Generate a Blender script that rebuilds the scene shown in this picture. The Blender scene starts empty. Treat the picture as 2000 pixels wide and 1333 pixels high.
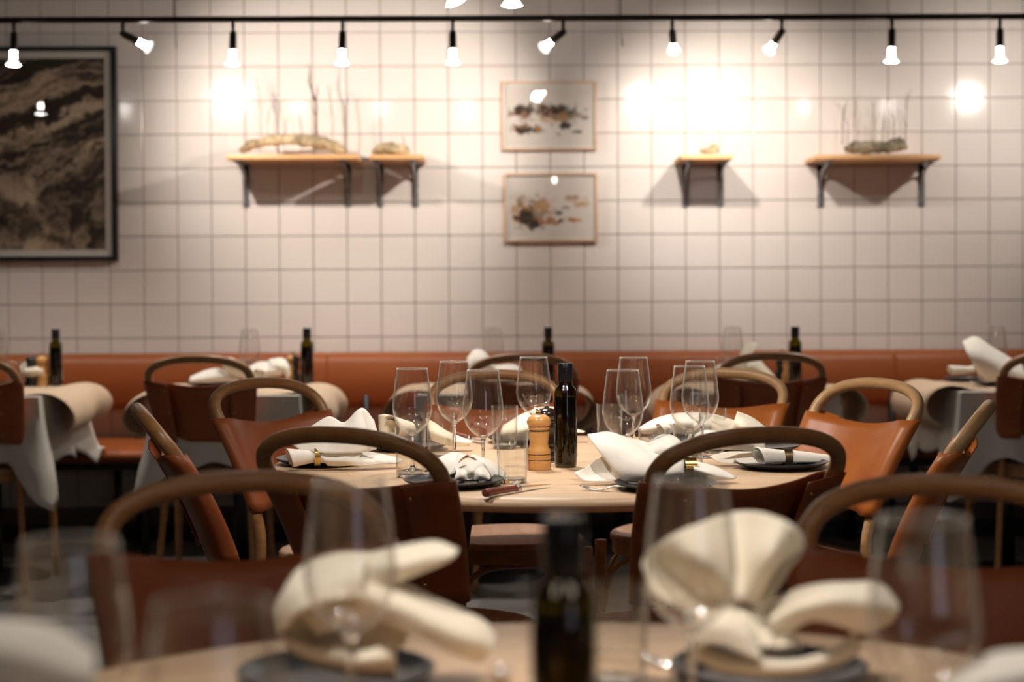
import bpy, bmesh, math, random
from mathutils import Vector, Matrix, noise
random.seed(7)
sc = bpy.context.scene
COL = sc.collection
PI = math.pi

# ------------------------------------------------------------------ camera
F = 3235.0
YAW, PITCH, ROLL = math.radians(.45), math.radians(.9), math.radians(.28)
CAMP = Vector((0, 0, 1.1625))
_f = Vector((math.sin(YAW)*math.cos(PITCH), math.cos(YAW)*math.cos(PITCH), -math.sin(PITCH))).normalized()
_r0 = _f.cross(Vector((0, 0, 1))).normalized()
_u0 = _r0.cross(_f).normalized()
_r = (_r0*math.cos(ROLL) - _u0*math.sin(ROLL)).normalized()
_u = (_u0*math.cos(ROLL) + _r0*math.sin(ROLL)).normalized()
CX, CY = 1000+F*math.tan(YAW), 550+F*math.tan(PITCH)
cd = bpy.data.cameras.new('camera')
cam = bpy.data.objects.new('camera', cd)
COL.objects.link(cam)
cam.matrix_world = Matrix(((_r.x, _u.x, -_f.x, CAMP.x), (_r.y, _u.y, -_f.y, CAMP.y), (_r.z, _u.z, -_f.z, CAMP.z), (0, 0, 0, 1)))
cd.sensor_width = 36
cd.sensor_fit = 'HORIZONTAL'
cd.lens = F/2000*36
cd.shift_x = (1000-CX)/2000
cd.shift_y = (CY-666.5)/2000
cd.clip_start = .05
cd.dof.use_dof = True
cd.dof.focus_distance = 3.70
cd.dof.aperture_fstop = 2.8
sc.camera = cam
def ray(px, py): return (_f + _r*((px-CX)/F) + _u*((CY-py)/F))
def at(px, py, Y):
    d = ray(px, py); return CAMP + d*(Y/d.y)
def onz(px, py, z=.74):
    d = ray(px, py); return CAMP + d*((z-CAMP.z)/d.z)

# ------------------------------------------------------------------ world, light, exposure
w = bpy.data.worlds.new('world'); sc.world = w; w.use_nodes = True
w.node_tree.nodes['Background'].inputs[0].default_value = (1, .8, .62, 1)
w.node_tree.nodes['Background'].inputs[1].default_value = .02
sc.view_settings.view_transform = 'Standard'
sc.view_settings.look = 'None'
sc.view_settings.gamma = 1
sc.view_settings.exposure = .17
sc.cycles.max_bounces = 8
sc.cycles.diffuse_bounces = 4
sc.cycles.glossy_bounces = 4
sc.cycles.transmission_bounces = 6
sc.cycles.transparent_max_bounces = 24
sc.cycles.caustics_reflective = False
sc.cycles.caustics_refractive = False
sc.cycles.sample_clamp_indirect = 300
sc.cycles.use_denoising = True
P_WALL, P_DOWN, P_TABLE, P_FG, P_AMB = 44, 20, 36, 30, 8
P_MID = 38
WARM = (1.0, .90, .805)

def spot(name, loc, target, power, cone, blend=.7, rad=.02, parent=None, col=WARM):
    l = bpy.data.lights.new(name, 'SPOT'); l.energy = power; l.spot_size = math.radians(cone)
    l.spot_blend = blend; l.shadow_soft_size = rad; l.color = col
    o = bpy.data.objects.new(name, l); COL.objects.link(o)
    d = Vector(target)-Vector(loc)
    o.rotation_mode = 'QUATERNION'; o.rotation_quaternion = d.to_track_quat('-Z', 'Y'); o.location = loc
    if parent:
        o.parent = parent; o.matrix_parent_inverse = Matrix.Translation(-parent.location)
    return o

# ------------------------------------------------------------------ materials
def nt(name):
    m = bpy.data.materials.new(name); m.use_nodes = True
    return m, m.node_tree, m.node_tree.nodes['Principled BSDF']
def N(t, typ, **k):
    n = t.nodes.new(typ)
    for a, b in k.items():
        if a.startswith('i_'): n.inputs[a[2:].replace('_', ' ')].default_value = b
        else: setattr(n, a, b)
    return n
def mat(name, c, rough=.5, c2=None, scale=8, stretch=(1, 1, 1), bump=0, bscale=60, metal=0, spec=.5, emit=None, es=0, sheen=0, trans=0, coat=0, ramp=(.35, .65)):
    m, t, b = nt(name)
    b.inputs['Roughness'].default_value = rough; b.inputs['Metallic'].default_value = metal
    b.inputs['Specular IOR Level'].default_value = spec
    b.inputs['Base Color'].default_value = (*c, 1)
    b.inputs['Sheen Weight'].default_value = sheen
    b.inputs['Coat Weight'].default_value = coat
    if trans: b.inputs['Transmission Weight'].default_value = trans
    tc = N(t, 'ShaderNodeTexCoord'); mp = N(t, 'ShaderNodeMapping'); mp.inputs['Scale'].default_value = stretch
    t.links.new(tc.outputs['Object'], mp.inputs[0])
    if c2:
        n = N(t, 'ShaderNodeTexNoise', i_Scale=scale, i_Detail=6.0, i_Roughness=.6)
        r = N(t, 'ShaderNodeValToRGB'); r.color_ramp.elements[0].color = (*c, 1); r.color_ramp.elements[1].color = (*c2, 1)
        r.color_ramp.elements[0].position = ramp[0]; r.color_ramp.elements[1].position = ramp[1]
        t.links.new(mp.outputs[0], n.inputs['Vector']); t.links.new(n.outputs['Fac'], r.inputs[0]); t.links.new(r.outputs[0], b.inputs['Base Color'])
    if bump:
        n = N(t, 'ShaderNodeTexNoise', i_Scale=bscale, i_Detail=4.0); bp = N(t, 'ShaderNodeBump', i_Strength=bump, i_Distance=.002)
        t.links.new(mp.outputs[0], n.inputs['Vector']); t.links.new(n.outputs['Fac'], bp.inputs['Height']); t.links.new(bp.outputs[0], b.inputs['Normal'])
    if emit:
        b.inputs['Emission Color'].default_value = (*emit, 1); b.inputs['Emission Strength'].default_value = es
    return m
def thin_glass(name, tint, edge, refl=1.0, rough=.025, edge_white=.55):
    # thin clear wall: Fresnel reflection, plus whitish diffuse at grazing angles that paints bright edge highlights
    m = bpy.data.materials.new(name); m.use_nodes = True; t = m.node_tree; t.nodes.clear()
    out = N(t, 'ShaderNodeOutputMaterial'); mix = N(t, 'ShaderNodeMixShader'); tr = N(t, 'ShaderNodeBsdfTransparent')
    gl = N(t, 'ShaderNodeBsdfGlossy'); gl.inputs['Roughness'].default_value = rough
    gl.inputs['Color'].default_value = (1, 1, 1, 1)
    lw = N(t, 'ShaderNodeLayerWeight'); lw.inputs['Blend'].default_value = .5
    pw = N(t, 'ShaderNodeMath', operation='POWER'); pw.inputs[1].default_value = 4.0
    ma = N(t, 'ShaderNodeMath', operation='MULTIPLY_ADD'); ma.inputs[1].default_value = .8*refl; ma.inputs[2].default_value = .05
    p2 = N(t, 'ShaderNodeMath', operation='POWER'); p2.inputs[1].default_value = 3.0
    mc = N(t, 'ShaderNodeMix', data_type='RGBA'); mc.inputs[6].default_value = (*tint, 1); mc.inputs[7].default_value = (*edge, 1)
    L = t.links.new
    L(lw.outputs['Facing'], pw.inputs[0]); L(pw.outputs[0], ma.inputs[0]); L(ma.outputs[0], mix.inputs[0])
    L(lw.outputs['Facing'], p2.inputs[0]); L(p2.outputs[0], mc.inputs[0]); L(mc.outputs[2], tr.inputs['Color'])
    L(tr.outputs[0], mix.inputs[1]); L(gl.outputs[0], mix.inputs[2])
    if edge_white:
        df = N(t, 'ShaderNodeBsdfDiffuse'); df.inputs['Color'].default_value = (.95, .93, .9, 1); tl = N(t, 'ShaderNodeBsdfTranslucent'); tl.inputs['Color'].default_value = (.95, .93, .9, 1)
        m2 = N(t, 'ShaderNodeMixShader'); L(df.outputs[0], m2.inputs[1]); L(tl.outputs[0], m2.inputs[2])
        fm = N(t, 'ShaderNodeMath', operation='MULTIPLY_ADD'); fm.inputs[1].default_value = edge_white; fm.inputs[2].default_value = .003
        p3 = N(t, 'ShaderNodeMath', operation='POWER'); p3.inputs[1].default_value = 6.0; L(lw.outputs['Facing'], p3.inputs[0])
        m3 = N(t, 'ShaderNodeMixShader'); L(p3.outputs[0], fm.inputs[0]); L(fm.outputs[0], m3.inputs[0]); L(mix.outputs[0], m3.inputs[1]); L(m2.outputs[0], m3.inputs[2]); L(m3.outputs[0], out.inputs[0])
    else: L(mix.outputs[0], out.inputs[0])
    return m
M = {}
M['tile'] = mat('glazed_tile', (.72, .655, .61), .13, (.75, .685, .64), 3, spec=.5)
M['grout'] = mat('grout', (.20, .15, .12), .9, bump=.3)
M['plaster'] = mat('plaster', (.24, .20, .165), .9, (.28, .24, .20), 3)
M['ceiling'] = mat('dark_ceiling', (.08, .07, .06), .95)
M['floor'] = mat('concrete', (.20, .195, .18), .55, (.33, .32, .30), 2.5, bump=.2, bscale=20)
M['leather'] = mat('tan_leather', (.40, .105, .018), .40, (.50, .155, .03), 7, bump=.15, bscale=90, spec=.35)
M['leather_shaded'] = mat('shaded_leather', (.27, .064, .020), .45, (.34, .095, .030), 9, bump=.2, bscale=90, spec=.33)  # darker copy of the chair leather, shade put into the colour
M['bench_leather'] = mat('bench_leather', (.30, .078, .020), .42, (.36, .102, .028), 2.5, bump=.12, bscale=60, spec=.38)
M['bentwood'] = mat('bentwood', (.34, .155, .055), .34, (.45, .225, .085), 14, (1, 1, 6), spec=.5)
M['lit_bentwood'] = mat('lit_bentwood', (.54, .31, .135), .4, (.64, .39, .185), 14, (1, 1, 6))  # lighter copy of the bentwood for lit chairs, light put into the colour
M['seat_wood'] = mat('seat_wood', (.42, .22, .125), .38, (.52, .30, .18), 5, (6, 1, 1))
M['oak'] = mat('oak_top', (.56, .375, .225), .42, (.70, .50, .325), 5, (1, 14, 6), bump=.05, bscale=40)
M['black_metal'] = mat('black_metal', (.012, .012, .013), .4)
M['bronze_metal'] = mat('bronze_track', (.045, .034, .027), .32, metal=.6)
M['linen'] = mat('linen', (.83, .79, .71), .85, (.87, .83, .75), 40, bump=.25, bscale=420, sheen=.2, spec=.2)
M['linen_cream'] = mat('cream_linen', (.82, .75, .60), .85, (.86, .79, .65), 40, bump=.25, bscale=420, sheen=.2, spec=.2)
M['cloth'] = mat('tablecloth_cotton', (.70, .67, .61), .9, (.74, .71, .65), 12, bump=.2, bscale=200, spec=.2)
M['kraft'] = mat('kraft_paper', (.60, .45, .31), .7, (.66, .50, .35), 30, bump=.1, bscale=200)
M['brass'] = mat('brass', (.62, .42, .13), .22, metal=1)
M['dark_ring'] = mat('bronze', (.10, .065, .035), .35, metal=.8)
M['steel'] = mat('steel', (.75, .73, .70), .16, metal=1)
M['galv'] = mat('galvanised_steel', (.33, .34, .35), .38, (.48, .49, .50), 40, metal=.9)
M['plate'] = mat('black_stoneware', (.012, .012, .014), .28, spec=.4)
M['handle'] = mat('red_wood', (.16, .035, .024), .35, (.24, .06, .04), 12, (8, 1, 1), coat=.4)
M['mill'] = mat('beech', (.60, .29, .085), .3, (.72, .38, .13), 10, (1, 1, 5), coat=.3)
M['mill_dark'] = mat('dark_wood', (.02, .013, .010), .22, coat=.5)
M['cap'] = mat('cap_plastic', (.01, .01, .011), .22)
M['red_label'] = mat('red_label', (.50, .04, .035), .5)
M['white_label'] = mat('white_label', (.75, .72, .66), .5)
M['ink'] = mat('ink', (.05, .05, .05), .6)
M['shelf_wood'] = mat('pine', (.62, .33, .135), .45, (.70, .40, .18), 4, (1, 10, 10))
M['drift'] = mat('driftwood', (.22, .16, .09), .9, (.60, .48, .30), 18, bump=.8, bscale=50)
M['drift_grey'] = mat('grey_driftwood', (.09, .075, .05), .9, (.42, .36, .25), 22, bump=.9, bscale=60)
M['twig'] = mat('twig_bark', (.14, .085, .05), .8)
M['twig_pale'] = mat('pale_twig', (.40, .32, .24), .8)
M['frame_black'] = mat('black_frame', (.014, .013, .013), .35)
M['frame_wood'] = mat('pale_frame', (.62, .42, .29), .45, (.68, .48, .34), 10)
M['paper'] = mat('mount_paper', (.74, .69, .64), .85)
M['glass'] = thin_glass('clear_glass', (.985, .985, .98), (.80, .79, .77))
M['rim_glass'] = thin_glass('rim_glass', (.9, .9, .88), (.7, .7, .68), 1.3, .05, .8)  # stronger whitish diffuse, painting a bright highlight on the rim
M['stem_glass'] = mat('solid_glass', (1, 1, 1), .0, trans=1)
M['tumbler_glass'] = thin_glass('tumbler_glass', (.97, .97, .96), (.70, .69, .67), 1.2)
M['bottle_glass'] = thin_glass('olive_glass', (.31, .27, .05), (.03, .03, .010), 1.0, .02, 0)
M['pic_glass'] = thin_glass('picture_glass', (.97, .97, .96), (.8, .8, .8), 1.0, 0, 0)
M['bulb'] = mat('lit_bulb', (.9, .9, .85), .3, emit=(1, .95, .87), es=70)
M['bulb_rim'] = mat('lit_reflector', (.9, .95, .95), .15, emit=(1, .96, .90), es=1.1)
M['assumed_glow'] = mat('assumed_pane_glow', (.1, .1, .12), .1, emit=(.80, .78, 1), es=1.1)  # glow of the assumed window, added for cool reflections in the glasses
M['diffuser'] = mat('fill_diffuser', (.9, .9, .9), .5, emit=(1, .8, .6), es=1.2)  # glowing face of the added fill panels

# ------------------------------------------------------------------ mesh helpers
def mesh(name, verts, faces, m=None, smooth=False, parent=None, kind=None):
    me = bpy.data.meshes.new(name); me.from_pydata([tuple(v) for v in verts], [], faces); me.update()
    if smooth: me.polygons.foreach_set('use_smooth', [True]*len(me.polygons))
    o = bpy.data.objects.new(name, me); COL.objects.link(o)
    if m: me.materials.append(M[m] if isinstance(m, str) else m)
    if parent: o.parent = parent
    if kind: o['kind'] = kind
    return o
def empty(name, loc=(0, 0, 0), rz=0):
    o = bpy.data.objects.new(name, None); COL.objects.link(o); o.location = loc; o.rotation_euler = (0, 0, rz); o.empty_display_size = .05
    return o
def tag(o, label, cat, group=None):
    o['label'] = label; o['category'] = cat
    if group: o['group'] = group
    return o
class MB:
    def __init__(s): s.v = []; s.f = []
    def add(s, v, f):
        b = len(s.v); s.v += [Vector(p) for p in v]; s.f += [tuple(i+b for i in q) for q in f]; return s
    def box(s, lo, hi, bev=0):
        bm = bmesh.new(); bmesh.ops.create_cube(bm, size=1)
        lo, hi = Vector(lo), Vector(hi)
        for v in bm.verts: v.co = Vector([(lo[i]+hi[i])/2 + v.co[i]*(hi[i]-lo[i]) for i in range(3)])
        if bev: bmesh.ops.bevel(bm, geom=bm.edges[:], offset=bev, segments=2, affect='EDGES', profile=.6)
        bm.verts.index_update(); s.add([v.co.copy() for v in bm.verts], [[v.index for v in f.verts] for f in bm.faces]); bm.free(); return s
    def tube(s, path, rad, seg=10, cap=True, flat=1.0):
        path = [Vector(p) for p in path]; n = len(path)
        rad = [rad]*n if isinstance(rad, (int, float)) else rad
        V = []; up = None
        for i in range(n):
            t = (path[min(i+1, n-1)]-path[max(i-1, 0)]).normalized()
            if up is None:
                up = Vector((0, 0, 1)) if abs(t.z) < .9 else Vector((1, 0, 0))
            up = (up - t*up.dot(t)).normalized(); sd = t.cross(up)
            for k in range(seg):
                a = 2*PI*k/seg; V.append(path[i] + (sd*math.cos(a) + up*math.sin(a)*flat)*rad[i])
        Fc = [(i*seg+k, i*seg+(k+1) % seg, (i+1)*seg+(k+1) % seg, (i+1)*seg+k) for i in range(n-1) for k in range(seg)]
        if cap: Fc += [tuple(range(seg))[::-1], tuple((n-1)*seg+k for k in range(seg))]
        return s.add(V, Fc)
    def lathe(s, prof, seg=32, a0=0, a1=2*PI, c=(0, 0, 0)):
        c = Vector(c); full = abs(a1-a0-2*PI) < 1e-6; m = seg if full else seg+1; V = []
        for r, z in prof:
            for k in range(m):
                a = a0+(a1-a0)*k/seg; V.append(c+Vector((r*math.cos(a), r*math.sin(a), z)))
        Fc = []
        for i in range(len(prof)-1):
            for k in range(seg):
                k2 = (k+1) % m
                Fc.append((i*m+k, i*m+k2, (i+1)*m+k2, (i+1)*m+k))
        return s.add(V, Fc)
    def xf(s, mtx):
        s.v = [mtx @ p for p in s.v]; return s
    def build(s, name, m, parent=None, smooth=True, kind=None, sharp=None):
        o = mesh(name, s.v, s.f, m, smooth, parent, kind)
        bm = bmesh.new(); bm.from_mesh(o.data); bmesh.ops.remove_doubles(bm, verts=bm.verts, dist=1e-6); bmesh.ops.recalc_face_normals(bm, faces=bm.faces); bm.to_mesh(o.data); bm.free()
        if smooth and sharp is not None: o.data.set_sharp_from_angle(angle=math.radians(sharp))
        return o
def cr(p, n):
    p = [Vector(q) for q in p]; out = []
    P = [p[0]*2-p[1]]+p+[p[-1]*2-p[-2]]
    for i in range(1, len(P)-2):
        for k in range(n):
            t = k/n
            out.append(.5*((2*P[i])+(P[i+1]-P[i-1])*t+(2*P[i-1]-5*P[i]+4*P[i+1]-P[i+2])*t*t+(3*P[i]-P[i-1]-3*P[i+1]+P[i+2])*t**3))
    out.append(p[-1]); return out
def copy_tree(o, parent=None):
    c = o.copy(); COL.objects.link(c); c.parent = parent
    if parent: c.matrix_parent_inverse = o.matrix_parent_inverse.copy()
    for ch in list(o.children): copy_tree(ch, c)
    return c
class Maker:
    "first call places the prototype, later calls place copies"
    def __init__(s, proto): s.p = proto; s.used = False
    def __call__(s, loc, rz, label, cat, group=None, scale=1):
        o = copy_tree(s.p) if s.used else s.p
        s.used = True; o.location = loc; o.rotation_euler = (0, 0, rz); o.scale = (scale,)*3
        if 'group' in o.keys() and not group: del o['group']
        return tag(o, label, cat, group)

# ------------------------------------------------------------------ room
WY = 7.488
PIT = .1529
XL, XR, YF, ZC = -3.6, 3.6, -2.4, 3.1
wall = mesh('wall_back', [(XL, WY+.004, 0), (XR, WY+.004, 0), (XR, WY+.004, ZC), (XL, WY+.004, ZC), (XL, WY+.15, 0), (XR, WY+.15, 0), (XR, WY+.15, ZC), (XL, WY+.15, ZC)],
            [(0, 1, 2, 3), (4, 7, 6, 5), (0, 4, 5, 1), (3, 2, 6, 7), (0, 3, 7, 4), (1, 5, 6, 2)], 'grout', kind='structure')
a, g, b = PIT-.0032, .004, .0022
h = a/2
tv = [(-h, 0.004, -h), (h, 0.004, -h), (h, 0.004, h), (-h, 0.004, h), (-h, 0, -h), (h, 0, -h), (h, 0, h), (-h, 0, h),
      (-h+b, -.0018, -h+b), (h-b, -.0018, -h+b), (h-b, -.0018, h-b), (-h+b, -.0018, h-b)]
tf = [(0, 1, 5, 4), (1, 2, 6, 5), (2, 3, 7, 6), (3, 0, 4, 7), (4, 5, 9, 8), (5, 6, 10, 9), (6, 7, 11, 10), (7, 4, 8, 11), (8, 9, 10, 11)]
tilemesh = None
j0 = at(1008.5, 360, WY).x; z0 = at(1000, 657.5, WY).z
cells = []
for i in range(-24, 24):
    for k in range(-8, 18):
        x, z = j0+(i+.5)*PIT, z0+(k+.5)*PIT
        if x-h < XL or x+h > XR or z-h < 0 or z+h > ZC: continue
        cells.append((x, z, i, k))
front = [c for c in cells if -15 <= c[2] < 15 and 0 <= c[3] < 10]
rest = [c for c in cells if c not in front]
rr = random.Random(3)
for x, z, i, k in front:
    if tilemesh is None:
        o = mesh('tile', tv, tf, 'tile', parent=wall); tilemesh = o.data
    else:
        o = bpy.data.objects.new('tile', tilemesh); COL.objects.link(o); o.parent = wall
    o.location = (x, WY, z); o.rotation_euler = (rr.gauss(0, .004), 0, rr.gauss(0, .004))
V = []; Fc = []
for x, z, i, k in rest:
    e = Matrix.Rotation(rr.gauss(0, .004), 3, 'X') @ Matrix.Rotation(rr.gauss(0, .004), 3, 'Z')
    n = len(V); V += [e @ Vector(v)+Vector((x, WY, z)) for v in tv]; Fc += [tuple(q+n for q in f) for f in tf]
mesh('tile_field', V, Fc, 'tile', parent=wall, kind='stuff')
def slab(name, lo, hi, m):
    return MB().box(lo, hi).build(name, m, smooth=False, kind='structure')
slab('floor', (XL-.15, YF-.15, -.12), (XR+.15, WY+.15, 0), 'floor')
slab('ceiling', (XL-.15, YF-.15, ZC), (XR+.15, WY+.15, ZC+.12), 'ceiling')
slab('wall_left', (XL-.15, YF, 0), (XL, WY+.004, ZC), 'plaster')
slab('wall_right', (XR, YF, 0), (XR+.15, WY+.004, ZC), 'plaster')
slab('wall_front', (XL-.15, YF-.15, 0), (XR+.15, YF, ZC), 'plaster')
# unseen window, assumed behind the viewpoint, whose glowing panes give the glasses cool reflections
wn = empty('assumed_window_1', (1.9, YF, 1.45)); wn['kind'] = 'structure'
fr = MB()
for q in ((-.62, -.72, -.56, .72), (.56, -.72, .62, .72), (-.56, .66, .56, .72), (-.56, -.72, .56, -.66), (-.02, -.66, .02, .66)):
    fr.box((q[0], 0, q[1]), (q[2], .05, q[3]), .003)
fr.build('assumed_window_frame', 'black_metal', wn, sharp=40)
for q in (-.56, .02):
    mesh('assumed_pane', [(q, .015, -.66), (q+.54, .015, -.66), (q+.54, .015, .66), (q, .015, .66)], [(0, 3, 2, 1)], 'assumed_glow', parent=wn)
slab('baseboard_back', (XL, WY-.014, 0), (XR, WY-.0005, .075), 'black_metal')

# ------------------------------------------------------------------ banquette
bq = empty('banquette', (0, 7.2, 0))
tag(bq, 'long tan leather banquette bench running along the tiled wall', 'bench')
def bench_seg(x0, x1, prof, name, m):
    V = []; n = len(prof); xs = [x0, x0+.004, x0+.02]+[x0+.02+(x1-x0-.04)*i/10 for i in range(1, 10)]+[x1-.02, x1-.004, x1]
    cy = sum(p[0] for p in prof)/n; cz = sum(p[1] for p in prof)/n
    for i, x in enumerate(xs):
        f = 1.0 if 2 <= i <= len(xs)-3 else (.97 if i in (1, len(xs)-2) else .90)
        for (y, z) in prof:
            V.append((x, cy+(y-cy)*f-7.2, cz+(z-cz)*(f if f == 1 else (f+1)/2)))
    Fc = [(i*n+k, i*n+(k+1) % n, (i+1)*n+(k+1) % n, (i+1)*n+k) for i in range(len(xs)-1) for k in range(n)]
    Fc += [tuple(range(n)), tuple((len(xs)-1)*n+k for k in range(n))[::-1]]
    mb = MB(); mb.add(V, Fc); return mb.build(name, m, bq, sharp=70)
bp = cr([(7.47, .60), (7.40, .605), (7.375, .64), (7.355, .72), (7.365, .80), (7.385, .835), (7.43, .848), (7.47, .846)], 3)
bp = [(p[0], p[1]) for p in [Vector((q[0], q[1], 0)) for q in bp]]
sp = [(7.44, .41), (6.93, .41), (6.905, .425), (6.90, .445), (6.915, .462), (6.96, .47), (7.2, .472), (7.44, .47)]
seams = [XL+.01, -2.0, at(637, 740, 7.37).x, at(1750, 740, 7.37).x, XR-.01]
seams = [XL+.01, -2.35, at(637, 740, 7.37).x, .45, at(1750, 740, 7.37).x, XR-.01]
seams = [XL+.01, at(637, 740, 7.37).x-1.9, at(637, 740, 7.37).x, at(1750, 740, 7.37).x, XR-.01]
for x0, x1 in zip(seams[:-1], seams[1:]):
    bench_seg(x0, x1, bp, 'back_cushion', 'bench_leather')
    bench_seg(x0, x1, sp, 'seat_cushion', 'bench_leather')
MB().box((XL+.02, 6.96-7.2, .375), (XR-.02, 7.42-7.2, .41), .003).build('seat_rail', 'black_metal', bq)
for lx in (230, 283, 640, 700, 1160, 1225, 1702, 1785, -180, 2180):
    X = at(lx, 900, 6.98).x
    MB().box((X-.014, 6.98-7.2-.014, 0), (X+.014, 6.98-7.2+.014, .375)).build('leg', 'black_metal', bq)
    MB().box((X-.012, 7.38-7.2-.012, 0), (X+.012, 7.38-7.2+.012, .80)).build('rear_post', 'black_metal', bq)

# ------------------------------------------------------------------ pictures
def frame_pic(name, x0, y0, x1, y1, fw, m, dep, label, mount, paint, nx=90, ny=64, glass=True):
    Yf = WY-dep
    A, B = at(x0, (y0+y1)/2, Yf), at(x1, (y0+y1)/2, Yf)
    T, Bo = at((x0+x1)/2, y0, Yf).z, at((x0+x1)/2, y1, Yf).z
    xl, xr = A.x, B.x; cx = (xl+xr)/2; cz = (T+Bo)/2; W = (xr-xl)/2; H = (T-Bo)/2
    root = empty(name, (cx, WY-.002, cz)); tag(root, label, 'picture')
    f = MB(); d = dep
    for s in ((-W, -H, -W+fw, H), (W-fw, -H, W, H), (-W+fw, H-fw, W-fw, H), (-W+fw, -H, W-fw, -H+fw)):
        f.box((s[0], -d, s[1]), (s[2], 0, s[3]), .0015)
    f.build('frame', m, root, sharp=40)
    MB().box((-W+fw, -d+.012, -H+fw), (W-fw, -.001, H-fw)).build('mount', 'paper', root, False)
    iw, ih = W-fw-mount, H-fw-mount
    V = []; C = []
    for j in range(ny+1):
        for i in range(nx+1):
            u, v = i/nx, j/ny
            V.append((-iw+2*iw*u, -d+.0112, -ih+2*ih*v)); C.append(paint(u, v) if paint else (1, 1, 1))
    Fc = [(j*(nx+1)+i, j*(nx+1)+i+1, (j+1)*(nx+1)+i+1, (j+1)*(nx+1)+i) for j in range(ny) for i in range(nx)]
    pr = mesh('print', V, Fc, parent=root)
    if paint:
        ca = pr.data.color_attributes.new('ink', 'FLOAT_COLOR', 'POINT')
        for i, c in enumerate(C): ca.data[i].color = (*c, 1)
        mm, t, bb = nt(name+'_print'); at_ = N(t, 'ShaderNodeAttribute', attribute_name='ink'); t.links.new(at_.outputs['Color'], bb.inputs['Base Color']); bb.inputs['Roughness'].default_value = .85
        pr.data.materials.append(mm)
    if glass: mesh('glass', [(-W+fw, -d+.006, -H+fw), (W-fw, -d+.006, -H+fw), (W-fw, -d+.006, H-fw), (-W+fw, -d+.006, H-fw)], [(0, 1, 2, 3)], 'pic_glass', parent=root)
    return root
def fbm(x, y, z=0, o=5):
    return noise.fractal(Vector((x, y, z)), .6, 2.1, o)
def paint_rock(u, v):
    # streaks fan out of the upper right, lumps below
    x, y = u*1.0, v*1.55
    wx, wy = fbm(x*2, y*2, 3)*.16, fbm(x*2, y*2, 9)*.16
    X, Y = x+wx, y+wy
    ang = .55 + .9*(1-v)
    X *= .62; Y *= .62
    s = X*math.cos(ang)+Y*math.sin(ang); t = -X*math.sin(ang)+Y*math.cos(ang)
    k = min(1, max(.25, (v-.22)/.30))
    a1 = fbm(s*2.0, t*13, 1)*1.15; a2 = fbm(X*4.5+5, Y*5.5, 4)
    val = .46+.55*(a1*k+a2*(1-k))+.10*fbm(x*30, y*30, 2, 3)
    val -= .16*v
    val = min(1, max(0, (val-.18)*1.25)); val = val*val*(3-2*val)
    d, l = (.035, .023, .016), (.66, .49, .35)
    return tuple(d[i]+(l[i]-d[i])*val for i in range(3))
def blob(lst, base):
    def f(u, v):
        col = list(base)
        for (cx, cy, rx, ry, c, dens, ragged) in lst:
            dx, dy = (u-cx)/rx, (v-cy)/ry
            e = math.sqrt(dx*dx+dy*dy)+ragged*fbm(u*13, v*11, cx*9)+.25*fbm(u*40, v*34, 7)
            m_ = min(1, max(0, (1.05-e)*2.6))*dens*(1.0+.5*fbm(u*26, v*22, cy*8))
            m_ = min(1, max(0, m_))
            for i in range(3): col[i] += (c[i]-col[i])*m_
        return tuple(col)
    return f
DK, BR, OC, GY = (.035, .022, .016), (.20, .07, .025), (.50, .27, .10), (.35, .27, .21)
W0 = (.73, .655, .60)
p1 = blob([(.17, .56, .16, .10, BR, 1, .7), (.20, .60, .14, .09, DK, .9, .9), (.17, .27, .13, .10, BR, 1, .6), (.20, .24, .13, .06, DK, 1, .8), (.36, .25, .10, .07, DK, 1, .7),
           (.37, .26, .06, .05, OC, .7, .6), (.50, .56, .15, .11, BR, 1, .8), (.57, .60, .18, .10, DK, .9, .9), (.52, .44, .16, .07, OC, .5, .9), (.74, .50, .16, .14, DK, .9, 1.0), (.67, .47, .08, .1, OC, .7, .6),
           (.70, .33, .07, .08, DK, 1, .5), (.86, .50, .11, .06, GY, .9, .8), (.85, .21, .06, .03, DK, .9, .4), (.62, .17, .03, .03, GY, .9, .4), (.25, .42, .10, .04, GY, .4, 1)], W0)
p2 = blob([(.14, .40, .12, .22, OC, .7, .9), (.22, .38, .17, .22, BR, .9, .8), (.25, .30, .18, .17, DK, 1, .7), (.30, .22, .14, .09, DK, 1, .5), (.33, .52, .07, .16, GY, .8, 1), (.42, .52, .12, .20, OC, .8, 1), (.40, .33, .07, .11, GY, .9, .8),
           (.50, .26, .14, .08, (.42, .17, .07), .9, .9), (.60, .39, .05, .04, DK, .9, .5), (.62, .25, .04, .04, DK, 1, .5), (.70, .49, .06, .03, GY, 1, .5), (.79, .66, .15, .05, OC, .7, .8), (.76, .68, .12, .03, GY, .7, .8),
           (.88, .55, .10, .06, OC, .8, .7), (.79, .27, .09, .045, (.55, .22, .07), 1, .5), (.77, .27, .04, .02, BR, .9, .5)], W0)
frame_pic('framed_photograph', -118, 91, 227, 511, .022, 'frame_black', .035, 'large black-framed sepia photograph of rippled rock, cut by the picture edge', .030, paint_rock, 150, 190)
frame_pic('framed_watercolour', 979, 158, 1165, 293, .011, 'frame_wood', .028, 'upper pale-framed print of dark islands between the shelves', .018, p1, 150, 110)
frame_pic('framed_watercolour', 984, 338, 1167, 472, .011, 'frame_wood', .028, 'lower pale-framed print of ochre and black strokes between the shelves', .018, p2, 150, 110)

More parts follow.
